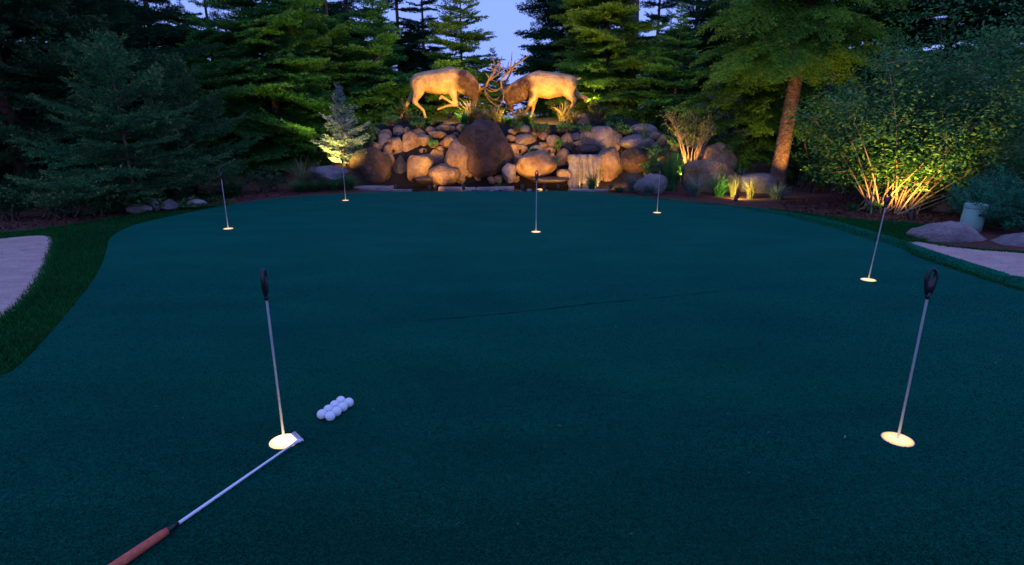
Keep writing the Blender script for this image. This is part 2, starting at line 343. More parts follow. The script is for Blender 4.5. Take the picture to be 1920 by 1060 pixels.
# pond
pond = [(-0.55+2.5*math.cos(a), 10.62+0.66*math.sin(a)) for a in np.linspace(0, 2*math.pi, 48, endpoint=False)]
tag(sheet('pond_water', pond, M['water'], -0.06), 'dark still water of the pond below the rocks', 'water', kind='structure')

# ================================================================== BLADES AND NEEDLES
def blades(base, hgt_, wid, lean, rg, segs=2, var=None):
    """curved blades: base (n,3); returns triangle soup with tip, var attributes"""
    n = len(base); az = rg.uniform(0, 2*np.pi, n); h = hgt_*rg.uniform(0.4, 1.15, n); wd = wid*rg.uniform(0.7, 1.2, n); ln = lean*rg.uniform(0.2, 1.3, n)
    d = np.stack([np.cos(az), np.sin(az), 0*az], 1); s = np.stack([-np.sin(az), np.cos(az), 0*az], 1)
    pts = []
    for k in range(segs+1):
        u = k/segs; q = base+d*(h*ln*u**1.8)[:, None]; q[:, 2] += h*(u-0.35*np.clip(ln, 0, 1.6)*u**2.4); pts.append(q)
    tris = []; tips = []
    for k in range(segs):
        w0 = wd*(1-k/segs)**0.7*0.5; w1 = wd*(1-(k+1)/segs)**0.7*0.5
        a, b, c_, e = pts[k]-s*w0[:, None], pts[k]+s*w0[:, None], pts[k+1]+s*w1[:, None], pts[k+1]-s*w1[:, None]
        u0, u1 = k/segs, (k+1)/segs
        tris.append(np.stack([a, b, c_], 1)); tips.append(np.tile([u0, u0, u1], (n, 1)))
        if k < segs-1: tris.append(np.stack([a, c_, e], 1)); tips.append(np.tile([u0, u1, u1], (n, 1)))
    V = np.concatenate(tris); T = np.concatenate(tips)**1.5
    vr = rg.uniform(0, 1, n) if var is None else var
    vv = np.repeat(np.tile(vr, len(tris)), 3)
    return V.reshape(-1, 3), T.ravel(), vv
def in_poly(P, poly):
    x, y = P[:, 0], P[:, 1]; ins = np.zeros(len(P), bool); n = len(poly); j = n-1
    for i in range(n):
        xi, yi, xj, yj = poly[i][0], poly[i][1], poly[j][0], poly[j][1]
        c_ = ((yi > y) != (yj > y)) & (x < (xj-xi)*(y-yi)/(yj-yi+1e-12)+xi); ins ^= c_; j = i
    return ins
def scatter(poly, n, rg, excl=None):
    P = np.array([[p[0], p[1]] for p in poly]); lo, hi = P.min(0), P.max(0); q = rg.uniform(lo, hi, (n, 2)); m = in_poly(q, poly)
    if excl is not None: m &= ~in_poly(q, excl)
    return q[m]
rg = rng_(1)
vis_lawn = [p for p in lawn_poly if True]
nearp = [(-5.6, 2.2), (-2.0, 2.2), (-1.9, 4.2), (-3.3, 5.0), (-3.2, 7.6), (-7.5, 7.6), (-7.5, 4.8)]
q = scatter(lawn_poly, 260000, rg, sand_l); q = q[in_poly(q, nearp)]
keep = rg.uniform(0, 1, len(q)) < np.clip(1.35-q[:, 1]*0.13, 0.3, 1); q = q[keep][:70000]
qr = scatter(lawn_r, 14000, rg)
ed = []
for poly_ in (sand_l, sand_r):
    for i in range(len(poly_)):
        a, b = poly_[i], poly_[(i+1) % len(poly_)]; n = int((b-a).length*1400)
        if n and a.y < 8 and (b-a).length < 2.5: uu = rg.uniform(0, 1, n); ed.append(np.column_stack([a.x+(b.x-a.x)*uu+rg.normal(0, 0.022, n), a.y+(b.y-a.y)*uu+rg.normal(0, 0.022, n)]))
qr = np.concatenate([qr]+ed)
qb = np.concatenate([q, qr]); B = np.column_stack([qb, np.full(len(qb), -0.012)])
clump = np.array([0.5+0.9*noise.noise((x*1.3, y*1.3, 7)) for x, y in qb])
V, T, vv = blades(B, 0.042, 0.006, 0.7, rg, 2, np.clip(clump+rg.normal(0, 0.2, len(qb)), 0, 1))
tag(link('lawn_grass', mesh_np('lawn_grass', V, 3, [M['grass']], {'tip': T, 'var': vv})), 'short mown grass blades of the lawn strips', 'grass', kind='stuff')
# collar pile
q = []
for i in range(len(edge)-1):
    a, b, c_ = edge[i], fringe_o[i], edge[i+1]; ar = (b-a).length*(c_-a).length; n = int(min(2600, ar*9000))
    if n: uu = rg.uniform(0, 1, (n, 2)); q.append(np.array(a)[None]+uu[:, :1]*np.array(b-a)[None]+uu[:, 1:]*np.array(c_-a)[None])
q = np.concatenate(q); q = q[(q[:, 0] < 7.2)]; q[:, 2] = 0.003
V, T, vv = blades(q, 0.022, 0.006, 0.5, rg, 1); o = tag(link('collar_grass', mesh_np('collar_grass', V, 3, [M['fringe']], {'tip': T, 'var': vv})), 'short pile of the turf collar', 'grass', kind='stuff')
# mulch chips
bed_r = [G(*p) for p in [(1460, 378), (1500, 372), (1600, 365), (1760, 385), (1800, 400), (1760, 425), (1720, 418), (1640, 413), (1560, 405), (1480, 396)]]
bed_l = [G(*p) for p in [(-60, 436), (120, 418), (260, 396), (400, 380), (560, 362), (560, 352), (420, 362), (250, 380), (0, 415), (-60, 425)]]
q = np.concatenate([scatter(bed_r, 14000, rg), scatter(bed_l, 14000, rg)])
n = len(q); cz = np.array([hgt(x, y) for x, y in q])+0.008; az = rg.uniform(0, 6.28, n); ln = rg.uniform(0.008, 0.026, n); wd = rg.uniform(0.003, 0.007, n); tl = rg.normal(0, 0.35, n)
cx = np.column_stack([q, cz]); d = np.stack([np.cos(az)*ln, np.sin(az)*ln, tl*ln], 1); s = np.stack([-np.sin(az)*wd, np.cos(az)*wd, rg.normal(0, 0.4, n)*wd], 1)
V = np.stack([cx-d-s, cx+d-s, cx+d+s, cx-d+s], 1).reshape(-1, 3)
tag(link('mulch_chips', mesh_np('mulch_chips', V, 4, [M['chip']])), 'loose red bark mulch chips on the beds', 'mulch', kind='stuff')

# ------------------------------------------------------------------ conifers
def needles(p0, p1, tip0, tip1, dens, nl, nw, rg, flat=0.6, up=0.15):
    L = np.linalg.norm(p1-p0, axis=1); k = np.maximum(2, (L*dens).astype(int)); idx = np.repeat(np.arange(len(p0)), k)
    t_ = rg.uniform(0, 1, len(idx)); d = (p1-p0)/np.maximum(L, 1e-6)[:, None]; D = d[idx]
    b = p0[idx]+(p1-p0)[idx]*t_[:, None]; r = rg.normal(0, 1, (len(idx), 3)); r[:, 2] = r[:, 2]*flat+up
    r -= D*(r*D).sum(1)[:, None]; r /= np.linalg.norm(r, axis=1)[:, None]+1e-9
    dr = D*0.65+r*0.75; sd = np.cross(dr, rg.normal(0, 1, dr.shape)); sd /= np.linalg.norm(sd, axis=1)[:, None]+1e-9
    l = nl*rg.uniform(0.7, 1.2, len(idx)); e = b+dr*l[:, None]; w2 = (nw*0.5)
    tp = tip0[idx]+(tip1-tip0)[idx]*t_
    return np.stack([b-sd*w2, b+sd*w2, e], 1), np.stack([tp, tp, tp], 1)
def bough(L, rg, style):
    """one bough along +X: returns triangles (n,3,3), tip (n,3), wood flag (n)"""
    sag, rise, llf, dens, nl, nw, flat, sub, droop = style
    def ax(s): return np.stack([L*s, 0*s+0.05*L*np.sin(s*3+ph), L*(sag*s+rise*s*s)], -1)
    ph = rg.uniform(0, 6)
    P0 = []; P1 = []; T0 = []; T1 = []
    ss = np.linspace(0, 1, 7); a = ax(ss)
    for i in range(1, 6): P0.append(a[i]); P1.append(a[i+1]); T0.append(ss[i]**4); T1.append(ss[i+1]**4)
    wood = []
    for i in range(6): wood.append((a[i], a[i+1], 0.012*L**0.7*(1-ss[i])+0.002))
    sp_ = 0.062; n = int(L/sp_)
    for i in range(n):
        s = 0.10+0.88*(i+rg.uniform(0, 0.8))/n
        for side in (-1, 1):
            ll = llf*L*(1-s)**0.75*min(1, 0.35+s*2.2)*rg.uniform(0.7, 1.2)+0.05
            ang = R_(rg.uniform(42, 66)); o_ = ax(np.array([s]))[0]
            d = np.array([math.cos(ang), side*math.sin(ang), rg.normal(-droop, 0.10)]); d /= np.linalg.norm(d)
            e = o_+d*ll; e[2] += 0.10*ll*ll - droop*0.4*ll
            mid = o_+d*ll*0.5
            P0 += [o_, mid]; P1 += [mid, e]; T0 += [0, 0.05+0.1*s]; T1 += [0.05+0.1*s, 1.0 if rg.uniform() < 0.3 else 0.2]
            m = int(ll/sub)
            for j in range(1, m):
                u = j/m; q0 = o_+(e-o_)*u; l2 = (0.30*ll*(1-u)+0.045)*rg.uniform(0.6, 1.2)
                for s2 in (-1, 1):
                    a2 = R_(rg.uniform(38, 60)); ca, sa = math.cos(a2)*1, math.sin(a2)*s2
                    d2 = np.array([d[0]*ca-d[1]*sa, d[0]*sa+d[1]*ca, d[2]+rg.normal(0.02-droop, 0.14)])
                    P0.append(q0); P1.append(q0+d2*l2); T0.append(0.05); T1.append(0.8 if rg.uniform() < 0.2 else 0.1)
    P0 = np.array(P0); P1 = np.array(P1); V, T = needles(P0, P1, np.array(T0, float), np.array(T1, float), dens, nl, nw, rg, flat)
    wv = []
    for p, q_, r in wood:
        d = q_-p; u_ = np.cross(d, [0, 0, 1.0]); u_ /= np.linalg.norm(u_)+1e-9; z_ = np.cross(u_, d); z_ /= np.linalg.norm(z_)+1e-9
        c3 = [u_*r, (-0.5*u_+0.87*z_)*r, (-0.5*u_-0.87*z_)*r]
        for k in range(3):
            a_, b_ = c3[k], c3[(k+1) % 3]; wv += [[p+a_, p+b_, q_+b_*0.8], [p+a_, q_+b_*0.8, q_+a_*0.8]]
    wv = np.array(wv)
    return np.concatenate([V, wv]), np.concatenate([T, np.zeros((len(wv), 3))]), np.concatenate([np.zeros(len(V), int), np.ones(len(wv), int)])
#            sag   rise  lat  dens  nl     nw     flat sub   droop
STY = {'spruce': (-0.20, 0.30, 0.50, 84, 0.040, 0.013, 0.9, 0.075, 0.0),
       'mid':    (-0.14, 0.10, 0.55, 56, 0.055, 0.022, 0.8, 0.085, 0.05),
       'droop':  (-0.02, -0.30, 0.48, 56, 0.046, 0.018, 0.6, 0.08, 0.22),
       'young':  (0.06, 0.20, 0.36, 120, 0.030, 0.012, 0.9, 0.055, -0.08)}
TPL = {}
def templates(style):
    if style not in TPL:
        rg = rng_(len(TPL)+11); TPL[style] = [(L, bough(L, rg, STY[style])) for L in (0.3, 0.3, 0.6, 0.6, 0.6, 1.0, 1.0, 1.0, 1.5, 1.5, 1.5, 2.1, 2.1)]
    return TPL[style]
def conifer_mesh(name, Ht, Rb, seed, style='mid', z0=0.1, gap=0.2, per=6, power=0.8, pit0=-12, pit1=40, leafm='needle', zmax=1.0):
    rg = rng_(seed); TP = templates(style); Vs, Ts, Ws, Vr = [], [], [], []
    z = z0
    Ls = np.array([t_[0] for t_ in TP])
    while z < Ht*0.97*zmax:
        fr = (z-z0)/(Ht-z0); rad = Rb*(1-fr)**power*(0.75+0.25*min(1, fr*6)); n = max(4, int(round(per*(0.75+0.35*(1-fr))*(1.0 if z < 4.4 else 0.4))))
        a0 = rg.uniform(0, 6.28)
        for i in range(n):
            L = max(0.14, rad*(rg.uniform(0.68, 1.2) if i % 3 else rg.uniform(0.35, 0.75))); cand = np.argsort(np.abs(np.log(Ls/L)))[:3]; k = rg.choice(cand[:3]) if abs(math.log(Ls[cand[2]]/L)) < 0.35 else cand[rg.integers(0, 2)]
            V, T, W = TP[k][1]; s = L/Ls[k]; az = a0+6.283*i/n+rg.normal(0, 0.25)
            pit = R_(pit0+(pit1-pit0)*fr**1.3+rg.normal(0, 6)); roll = rg.normal(0, 0.2)
            Mx = Matrix.Rotation(az, 3, 'Z') @ Matrix.Rotation(-pit, 3, 'Y') @ Matrix.Rotation(roll, 3, 'X')
            Vw = V @ (np.array(Mx).T*s); Vw = Vw+np.array([0, 0, z+rg.normal(0, 0.06)]); Vs.append(Vw); Ts.append(T); Ws.append(W)
            vb = np.clip(rg.normal(0.5, 0.3), 0, 1); Vr.append(np.full(len(V)*3, vb))
        z += gap*(1-0.45*fr)*rg.uniform(0.8, 1.2)*(1 if z < 4.4 else 2.0)
    # leader
    if zmax >= 1:
        p0 = np.array([[0, 0, Ht*0.9], [0, 0, Ht*0.95]]); p1 = np.array([[0, 0, Ht*0.95], [0.01, 0, Ht]])
        V, T = needles(p0, p1, np.array([0.1, 0.4]), np.array([0.4, 0.9]), 160, 0.025, 0.006, rg, 1.0)
        Vs.append(V); Ts.append(T); Ws.append(np.zeros(len(V), int)); Vr.append(np.full(len(V)*3, 0.6))
    V = np.concatenate(Vs).reshape(-1, 3); me = mesh_np(name, V, 3, [M[leafm], M['twig']], {'tip': np.concatenate(Ts).ravel(), 'var': np.concatenate(Vr)}, np.concatenate(Ws))
    return me
def trunk_mesh(name, Ht, r, seed, lean=0.0):
    rr = random.Random(seed); mb = MB(); n = 18; zs = [Ht*(i/26.0)**1.25 for i in range(27)]
    for z in zs:
        rad = r*(1-0.88*z/Ht)+r*0.5*math.exp(-z*5)
        for k in range(n):
            a = 6.2832*k/n; q_ = rad*(1+0.10*noise.noise((math.cos(a)*2.2+seed, math.sin(a)*2.2, z*1.6))+0.05*noise.noise((k*3.3, seed, z*6)))
            mb.v.append(Vector((q_*math.cos(a)+lean*z, q_*math.sin(a), z-0.1)))
    for i in range(len(zs)-1):
        for k in range(n): mb.f.append((i*n+k, i*n+(k+1) % n, (i+1)*n+(k+1) % n, (i+1)*n+k))
    return mb.mesh(name, M['bark'])
TREES = {}
def treedef(key, **k):
    tr = dict(Ht=k['Ht'], trunk_r=k.pop('trunk_r', k['Ht']*0.011), lean=k.pop('lean', 0.0))
    tr['crown'] = conifer_mesh('crown', **k); tr['trunk'] = trunk_mesh('trunk', k['Ht']*0.97, tr['trunk_r'], k['seed'], tr['lean']); TREES[key] = tr
def tree(key, name, label, px, Y, s=1.0, rz=0.0, mat=None, group=None, wide=1.0, zoff=0.0, cat='tree'):
    d = rayd(px, 233); x = d.x*Y/d.y; z = hgt(x, Y)-0.02+zoff
    o = empty(name, (x, Y, z), rz); o.scale = (s*wide, s*wide, s); tag(o, label, cat, group)
    link('trunk', TREES[key]['trunk'], o)
    c_ = link('crown', TREES[key]['crown'], o)
    if mat: c_.material_slots[0].link = 'OBJECT'; c_.material_slots[0].material = M[mat]
    return o
treedef('spruce_big', Ht=9.5, Rb=2.4, seed=3, style='spruce', z0=0.2, gap=0.36, per=8, leafm='needle', pit0=-6, pit1=30, power=0.8)
treedef('spruce_young', Ht=2.3, Rb=1.4, seed=5, style='spruce', z0=0.15, gap=0.24, per=8, leafm='needle', pit0=0, pit1=52, power=0.75)
treedef('fir_a', Ht=10.0, Rb=2.4, seed=8, style='mid', z0=0.15, gap=0.36, per=10, leafm='needle_mid', power=0.7)
treedef('fir_b', Ht=8.0, Rb=2.0, seed=9, style='mid', z0=0.15, gap=0.34, per=10, leafm='needle_mid', power=0.75)
treedef('open_spruce', Ht=4.4, Rb=1.5, seed=12, style='mid', z0=0.1, gap=0.28, per=8, leafm='needle_warm', pit0=-8, pit1=38, power=0.9)
treedef('drooping', Ht=9.0, Rb=1.9, seed=14, style='droop', z0=2.3, gap=0.28, per=10, leafm='needle_warm', pit0=-10, pit1=20, trunk_r=0.14, lean=0.06, power=0.7)
treedef('little', Ht=1.75, Rb=0.72, seed=16, style='young', z0=0.08, gap=0.16, per=6, leafm='needle_blue', pit0=8, pit1=52, power=0.85, trunk_r=0.025)

# left foreground
tree('spruce_young', 'young_spruce', 'bushy young dark spruce with pale upright leader in front of the left evergreens', 228, 7.7, 1.0, 0.4, group='left spruces')
tree('spruce_big', 'spruce_tree', 'big dark spruce at the left picture edge with pale new shoots', 20, 8.5, 0.95, 1.2, group='left spruces')
tree('spruce_big', 'spruce_tree', 'tall dark spruce rising behind the young spruce with the pale leader', 190, 10.4, 1.0, 2.9, mat='needle_dark', group='left spruces')
tree('spruce_young', 'young_spruce', 'low dark spruce beside the dark boulder and the far left flag pin', 345, 9.3, 0.95, 3.9, mat='needle', group='left spruces')
tree('spruce_big', 'spruce_tree', 'dark spruce cut off by the left picture edge behind the sand bunker', -170, 8.6, 0.95, 4.4, group='left spruces')
# middle left
tree('fir_a', 'fir_tree', 'large green fir left of the small lit spruce', 520, 13.4, 0.85, 0.3, group='firs behind the rocks')
tree('fir_b', 'fir_tree', 'green fir between the left spruces and the large fir', 415, 13.8, 0.7, 1.7, group='firs behind the rocks')
tree('open_spruce', 'fir_tree', 'grey-green fir with its tip showing left of the left elk', 712, 15.0, 0.94, 2.2, mat='needle_mid', wide=1.1, group='firs behind the rocks')
tree('fir_b', 'fir_tree', 'green fir right behind the small lit spruce', 630, 15.0, 0.75, 4.6, mat='needle_mid', group='firs behind the rocks')
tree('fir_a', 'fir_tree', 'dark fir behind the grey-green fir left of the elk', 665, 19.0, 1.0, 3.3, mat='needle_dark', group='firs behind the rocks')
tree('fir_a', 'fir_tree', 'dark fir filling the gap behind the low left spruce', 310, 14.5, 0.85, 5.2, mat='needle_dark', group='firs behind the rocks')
tree('open_spruce', 'open_spruce_tree', 'open warm-lit spruce directly behind the left elk beside the sky gap', 868, 16.2, 0.95, 0.9, wide=1.15, group='spruces behind the elk')
# middle right
tree('fir_b', 'open_spruce_tree', 'warm-lit spruce behind the right elk at the sky gap', 1130, 15.8, 0.95, 2.4, mat='needle_warm', wide=1.0, group='spruces behind the elk')
tree('fir_a', 'fir_tree', 'dark blue-green fir framing the right side of the sky gap', 1066, 19.5, 1.0, 4.0, mat='needle_dark', group='firs behind the rocks')
tree('open_spruce', 'fir_tree', 'green fir right of the right elk behind the vase-shaped shrub', 1262, 14.4, 0.82, 0.5, mat='needle_mid', wide=1.35, group='firs behind the rocks')
tree('drooping', 'hemlock_tree', 'tall warm-lit conifer with drooping boughs and bare reddish trunk', 1468, 10.4, 1.0, 0.0, wide=1.0, group='drooping conifers')
tree('drooping', 'hemlock_tree', 'green drooping conifer just left of the bare reddish trunk', 1400, 11.7, 0.9, 2.0, mat='needle_warm', zoff=-1.5, group='drooping conifers')
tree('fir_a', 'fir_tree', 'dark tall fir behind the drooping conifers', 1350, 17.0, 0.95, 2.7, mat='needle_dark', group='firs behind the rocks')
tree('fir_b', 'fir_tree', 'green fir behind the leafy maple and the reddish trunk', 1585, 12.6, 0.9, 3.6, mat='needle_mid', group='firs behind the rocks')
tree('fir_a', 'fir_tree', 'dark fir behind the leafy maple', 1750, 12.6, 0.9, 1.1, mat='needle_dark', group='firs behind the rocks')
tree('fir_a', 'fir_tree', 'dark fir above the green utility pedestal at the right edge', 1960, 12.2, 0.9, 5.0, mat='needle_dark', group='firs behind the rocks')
# small garden conifers
tree('little', 'small_spruce', 'small silvery spruce lit bright yellow from below at the left end of the rocks', 640, 11.15, 0.86, 0.2, wide=1.25)
tree('little', 'blue_spruce', 'small blue-grey spruce behind the vase-shaped shrub', 1352, 11.6, 1.15, 2.0, wide=1.25)
# far wood, closing the gaps
for k, (px, Y, s, key, lb) in enumerate([(-60, 15, 1.0, 'fir_a', 'dim far fir behind the left edge spruces'), (110, 16, 1.0, 'fir_a', 'dim far fir high behind the tall left spruce'), (240, 19, 1.0, 'fir_a', 'dim far fir above the low left spruce'),
        (480, 20, 0.9, 'fir_a', 'dim far fir behind the large green fir'), (575, 19, 0.95, 'fir_b', 'dim far fir behind the left group of firs'), (755, 22, 0.95, 'fir_a', 'dim far fir behind the left elk rump'), (800, 25, 0.85, 'fir_a', 'dim far fir left of the open warm-lit spruce'),
        (925, 25, 0.85, 'open_spruce', 'low far fir under the sky gap behind the antlers'), (1005, 24, 0.95, 'open_spruce', 'low far fir behind the right elk neck'), (1165, 22, 0.7, 'fir_b', 'dim far fir behind the right elk rump'),
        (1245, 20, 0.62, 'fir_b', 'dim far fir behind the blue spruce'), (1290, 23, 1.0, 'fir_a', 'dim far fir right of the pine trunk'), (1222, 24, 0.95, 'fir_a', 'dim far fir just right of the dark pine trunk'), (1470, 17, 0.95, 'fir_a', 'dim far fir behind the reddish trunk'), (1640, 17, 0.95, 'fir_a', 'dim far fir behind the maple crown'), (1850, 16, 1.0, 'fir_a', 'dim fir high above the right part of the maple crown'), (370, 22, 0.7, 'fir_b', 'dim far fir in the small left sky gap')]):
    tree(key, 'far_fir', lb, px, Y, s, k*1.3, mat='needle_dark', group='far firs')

# ------------------------------------------------------------------ leafy shrubs
def shrub_parts(base, center, rad, nstem, nleaf, lsize, seed, spread=0.14, stem_r=0.012, clump=10, shell=0.55, sub=3, aspect=0.55):
    rg = rng_(seed); base = np.array(base, float); center = np.array(center, float); rad = np.array(rad, float)
    wood = MB(); ends = []; inner = []
    for i in range(nstem):
        dd = rg.normal(0, 1, 3); dd /= np.linalg.norm(dd); tgt = center+dd*rad*rg.uniform(shell, 1.0)
        b0 = base+np.array([rg.normal(0, spread), rg.normal(0, spread), 0]); m = b0*0.45+tgt*0.55; m[2] += 0.12*(tgt[2]-b0[2])+0.03; m[:2] += rg.normal(0, 0.06, 2)*rad[:2]
        pts = [Vector(b0*(1-u)**2+m*2*u*(1-u)+tgt*u*u) for u in np.linspace(0, 1, 7)]
        wood.tube(pts, [stem_r*(1-0.85*u) for u in np.linspace(0, 1, 7)], 5, False)
        for s in range(sub):
            u = rg.uniform(0.45, 0.95); p = b0*(1-u)**2+m*2*u*(1-u)+tgt*u*u; d2 = rg.normal(0, 1, 3); d2 /= np.linalg.norm(d2); d2[2] = abs(d2[2])*0.5
            e = p+d2*rad.mean()*rg.uniform(0.2, 0.42); wood.tube([Vector(p), Vector((p+e)/2+np.array([0, 0, 0.02])), Vector(e)], [stem_r*0.45, stem_r*0.3, stem_r*0.12], 4, False)
            for q_ in (0.5, 0.8, 1.0): ends.append(p+(e-p)*q_)
        for u in (0.72, 0.86, 1.0): ends.append(b0*(1-u)**2+m*2*u*(1-u)+tgt*u*u)
    ends = np.array(ends); idx = rg.integers(0, len(ends), nleaf); c_ = ends[idx]+rg.normal(0, 1, (nleaf, 3))*rad.mean()*0.085
    cvar = rg.uniform(0, 1, len(ends))[idx]
    d = rg.normal(0, 1, (nleaf, 3)); d[:, 2] = d[:, 2]*0.5-0.15; d /= np.linalg.norm(d, axis=1)[:, None]
    up_ = np.array([0, 0, 1.0])+rg.normal(0, 0.45, (nleaf, 3)); s = np.cross(d, up_); s /= np.linalg.norm(s, axis=1)[:, None]+1e-9; nrm = np.cross(s, d)
    l = (lsize*rg.uniform(0.6, 1.25, nleaf))[:, None]; wd = l*aspect*0.5
    a = c_; b_ = c_+d*l*0.45+s*wd+nrm*l*0.10; e = c_+d*l; f_ = c_+d*l*0.45-s*wd+nrm*l*0.10
    V = np.concatenate([np.stack([a, b_, e], 1), np.stack([a, e, f_], 1)]).reshape(-1, 3)
    vr = np.clip(cvar*0.7+rg.uniform(-0.1, 0.45, nleaf), 0, 1); vv = np.repeat(np.tile(vr, 2), 3)
    tp = rg.uniform(0, 1, nleaf)**4*0.8; tt = np.repeat(np.tile(tp, 2), 3)
    return wood, V, tt, vv
def shrub(name, label, cat, px, py, w_px, h_px, Y=None, n=900, ls=0.035, mat='leaf_dark', seed=0, nstem=14, stem='twig', group=None, dz=0.75, lift=0.0, **kw):
    b = hit(px, py) if Y is None else A(px, py, Y)
    m = mpp(px, py, b.y); o = empty(name, (b.x, b.y, min(b.z, hgt(b.x, b.y)) if Y is None else hgt(b.x, b.y))); hz = h_px*m*1.04; hw = w_px*m/2
    if lift: o.location = A(px, py, b.y-lift)
    wood, V, tt, vv = shrub_parts((0, 0, 0), (0, 0, hz*0.58), (hw*0.92, hw*dz, hz*0.44), nstem, n, ls, seed, hw*0.2, **kw)
    wood.build('stems', M[stem], o); link('leaves', mesh_np('leaves', V, 3, [M[mat]], {'tip': tt, 'var': vv}), o)
    return tag(o, label, cat, group)
def tuft(name, label, px, py, w_px, h_px, n=90, mat='reed', seed=0, wid=0.012, lean=0.8, Y=None, group=None, cat='grass clump', segs=4, flowers=0, fmat=None):
    b = hit(px, py) if Y is None else A(px, py, Y); m = mpp(px, py, b.y); h = h_px*m; rb = w_px*m*0.15; rg = rng_(seed+100)
    n = int(n*1.9); a = rg.uniform(0, 6.28, n); r = rb*np.sqrt(rg.uniform(0, 1, n)); base = np.stack([r*np.cos(a), r*np.sin(a), 0*a], 1)
    V, T, vv = blades(base, h*1.12, wid, lean*w_px/h_px*1.15, rg, segs)
    me = mesh_np(name, V, 3, [M[mat]], {'tip': T, 'var': vv})
    o = link(name, me); o.location = (b.x, b.y, hgt(b.x, b.y)-0.005); tag(o, label, cat, group)
    for k in range(flowers):
        mb = MB(); x, y, z = rg.normal(0, rb*1.5), rg.normal(0, rb), h*rg.uniform(0.8, 1.05)
        mb.tube([(x*0.3, y*0.3, 0), (x*0.7, y*0.7, z*0.6), (x, y, z)], 0.004, 5)
        st = mb.build('stalk', M[mat], o)
        fb = MB()
        for j in range(6):
            an = j*1.047; fb.poly([(x, y, z), (x+0.03*math.cos(an-0.4), y+0.03*math.sin(an-0.4), z+0.03), (x+0.05*math.cos(an), y+0.05*math.sin(an), z+0.035), (x+0.03*math.cos(an+0.4), y+0.03*math.sin(an+0.4), z+0.03)])
        fb.build('flower', M[fmat or 'leaf_yellow'], st, False)
    return o

# big leafy maple on the right
o = empty('vine_maple', (5.15, 7.55, -0.02)); tag(o, 'large leafy maple thicket with arching stems lit from below at right', 'maple')
wood, V, tt, vv = shrub_parts((0, 0, 0), (0.6, 0.5, 1.22), (1.75, 1.15, 1.25), 60, 38000, 0.062, 41, 0.16, 0.011, sub=6, shell=0.35)
wood.build('stems', M['stem'], o); link('leaves', mesh_np('leaves', V, 3, [M['leaf']], {'tip': tt, 'var': vv}), o)
o = empty('vine_maple', (7.3, 9.2, -0.02)); tag(o, 'darker maple thicket at the right edge behind the utility pedestal', 'maple')
wood, V, tt, vv = shrub_parts((0, 0, 0), (0.2, 0.3, 1.6), (1.8, 1.2, 1.7), 44, 24000, 0.07, 42, 0.2, 0.018, sub=5, shell=0.5)
wood.build('stems', M['twig'], o); link('leaves', mesh_np('leaves', V, 3, [M['leaf']], {'tip': tt, 'var': vv}), o)
o = empty('vine_maple', (5.1, 10.6, 0.0)); tag(o, 'maple sapling crowding the right side of the reddish trunk', 'maple')
wood, V, tt, vv = shrub_parts((0.5, 0, 0), (0.75, 0.2, 1.5), (0.75, 0.7, 1.3), 22, 8500, 0.06, 43, 0.1, 0.012, sub=4, shell=0.5)
wood.build('stems', M['twig'], o); link('leaves', mesh_np('leaves', V, 3, [M['leaf']], {'tip': tt, 'var': vv}), o)

# ================================================================== ROCKS
def rock_mesh(seed, sub=3, angular=0.5, block=0.0):
    rr = random.Random(seed); bm = bmesh.new(); bmesh.ops.create_icosphere(bm, subdivisions=sub, radius=1.0)
    pl = []
    for _ in range(int(6+angular*12)):
        n_ = Vector((rr.gauss(0, 1), rr.gauss(0, 1), rr.gauss(0, 1))).normalized(); pl.append((n_, rr.uniform(0.62, 0.9)))
    for v_ in bm.verts:
        c_ = v_.co.copy()
        if block:
            e = 1-block*0.72; c_ = Vector([math.copysign(abs(x)**e, x) for x in c_])
        c_ *= 1+0.16*noise.noise(c_*1.1+Vector((seed*7.1, 0, 0)))
        for n_, d in pl:
            q_ = c_.dot(n_)-d
            if q_ > 0: c_ -= n_*q_*(0.55+0.4*angular)
        c_ += v_.co*0.06*noise.fractal(c_*3.2+Vector((0, seed*3.3, 0)), 1.0, 2.0, 4)
        v_.co = c_
    lo = [min(v_.co[k] for v_ in bm.verts) for k in range(3)]; hi = [max(v_.co[k] for v_ in bm.verts) for k in range(3)]
    for v_ in bm.verts:
        for k in range(3): v_.co[k] = 2*(v_.co[k]-lo[k])/(hi[k]-lo[k])-1
    me = bpy.data.meshes.new('boulder'); bm.to_mesh(me); bm.free(); me.shade_smooth(); me.materials.append(M['rock']); return me
ROUND = [rock_mesh(i+1, 4, 0.4) for i in range(6)]; ANG = [rock_mesh(i+20, 4, 0.85) for i in range(6)]; BLK = [rock_mesh(i+40, 4, 0.35, 0.9) for i in range(4)]; BIG = [rock_mesh(i+60, 4, 0.6) for i in range(4)]
KIND = {'r': ROUND, 'a': ANG, 'b': BLK, 'g': BIG}; cnt = [0]
def rock(px, py, w_px, h_px, label, kind='r', mat='rock', Y=None, tilt=0.0, deep=0.85, name='boulder', group='waterfall wall boulders', dy=0.0):
    cnt[0] += 1; ms = KIND[kind]; me = ms[(cnt[0]*7+int(px)) % len(ms)]
    p = hit(px, py) if Y is None else A(px, py, Y)
    y = p.y+dy; p = A(px, py, y); m = mpp(px, py, y)
    o = link(name, me, None, M[mat]); o.location = p; o.scale = (w_px*m*0.57, w_px*m*0.55*deep, h_px*m*0.57); o.rotation_euler = (0, tilt, 0)
    return tag(o, label, 'rock', group)
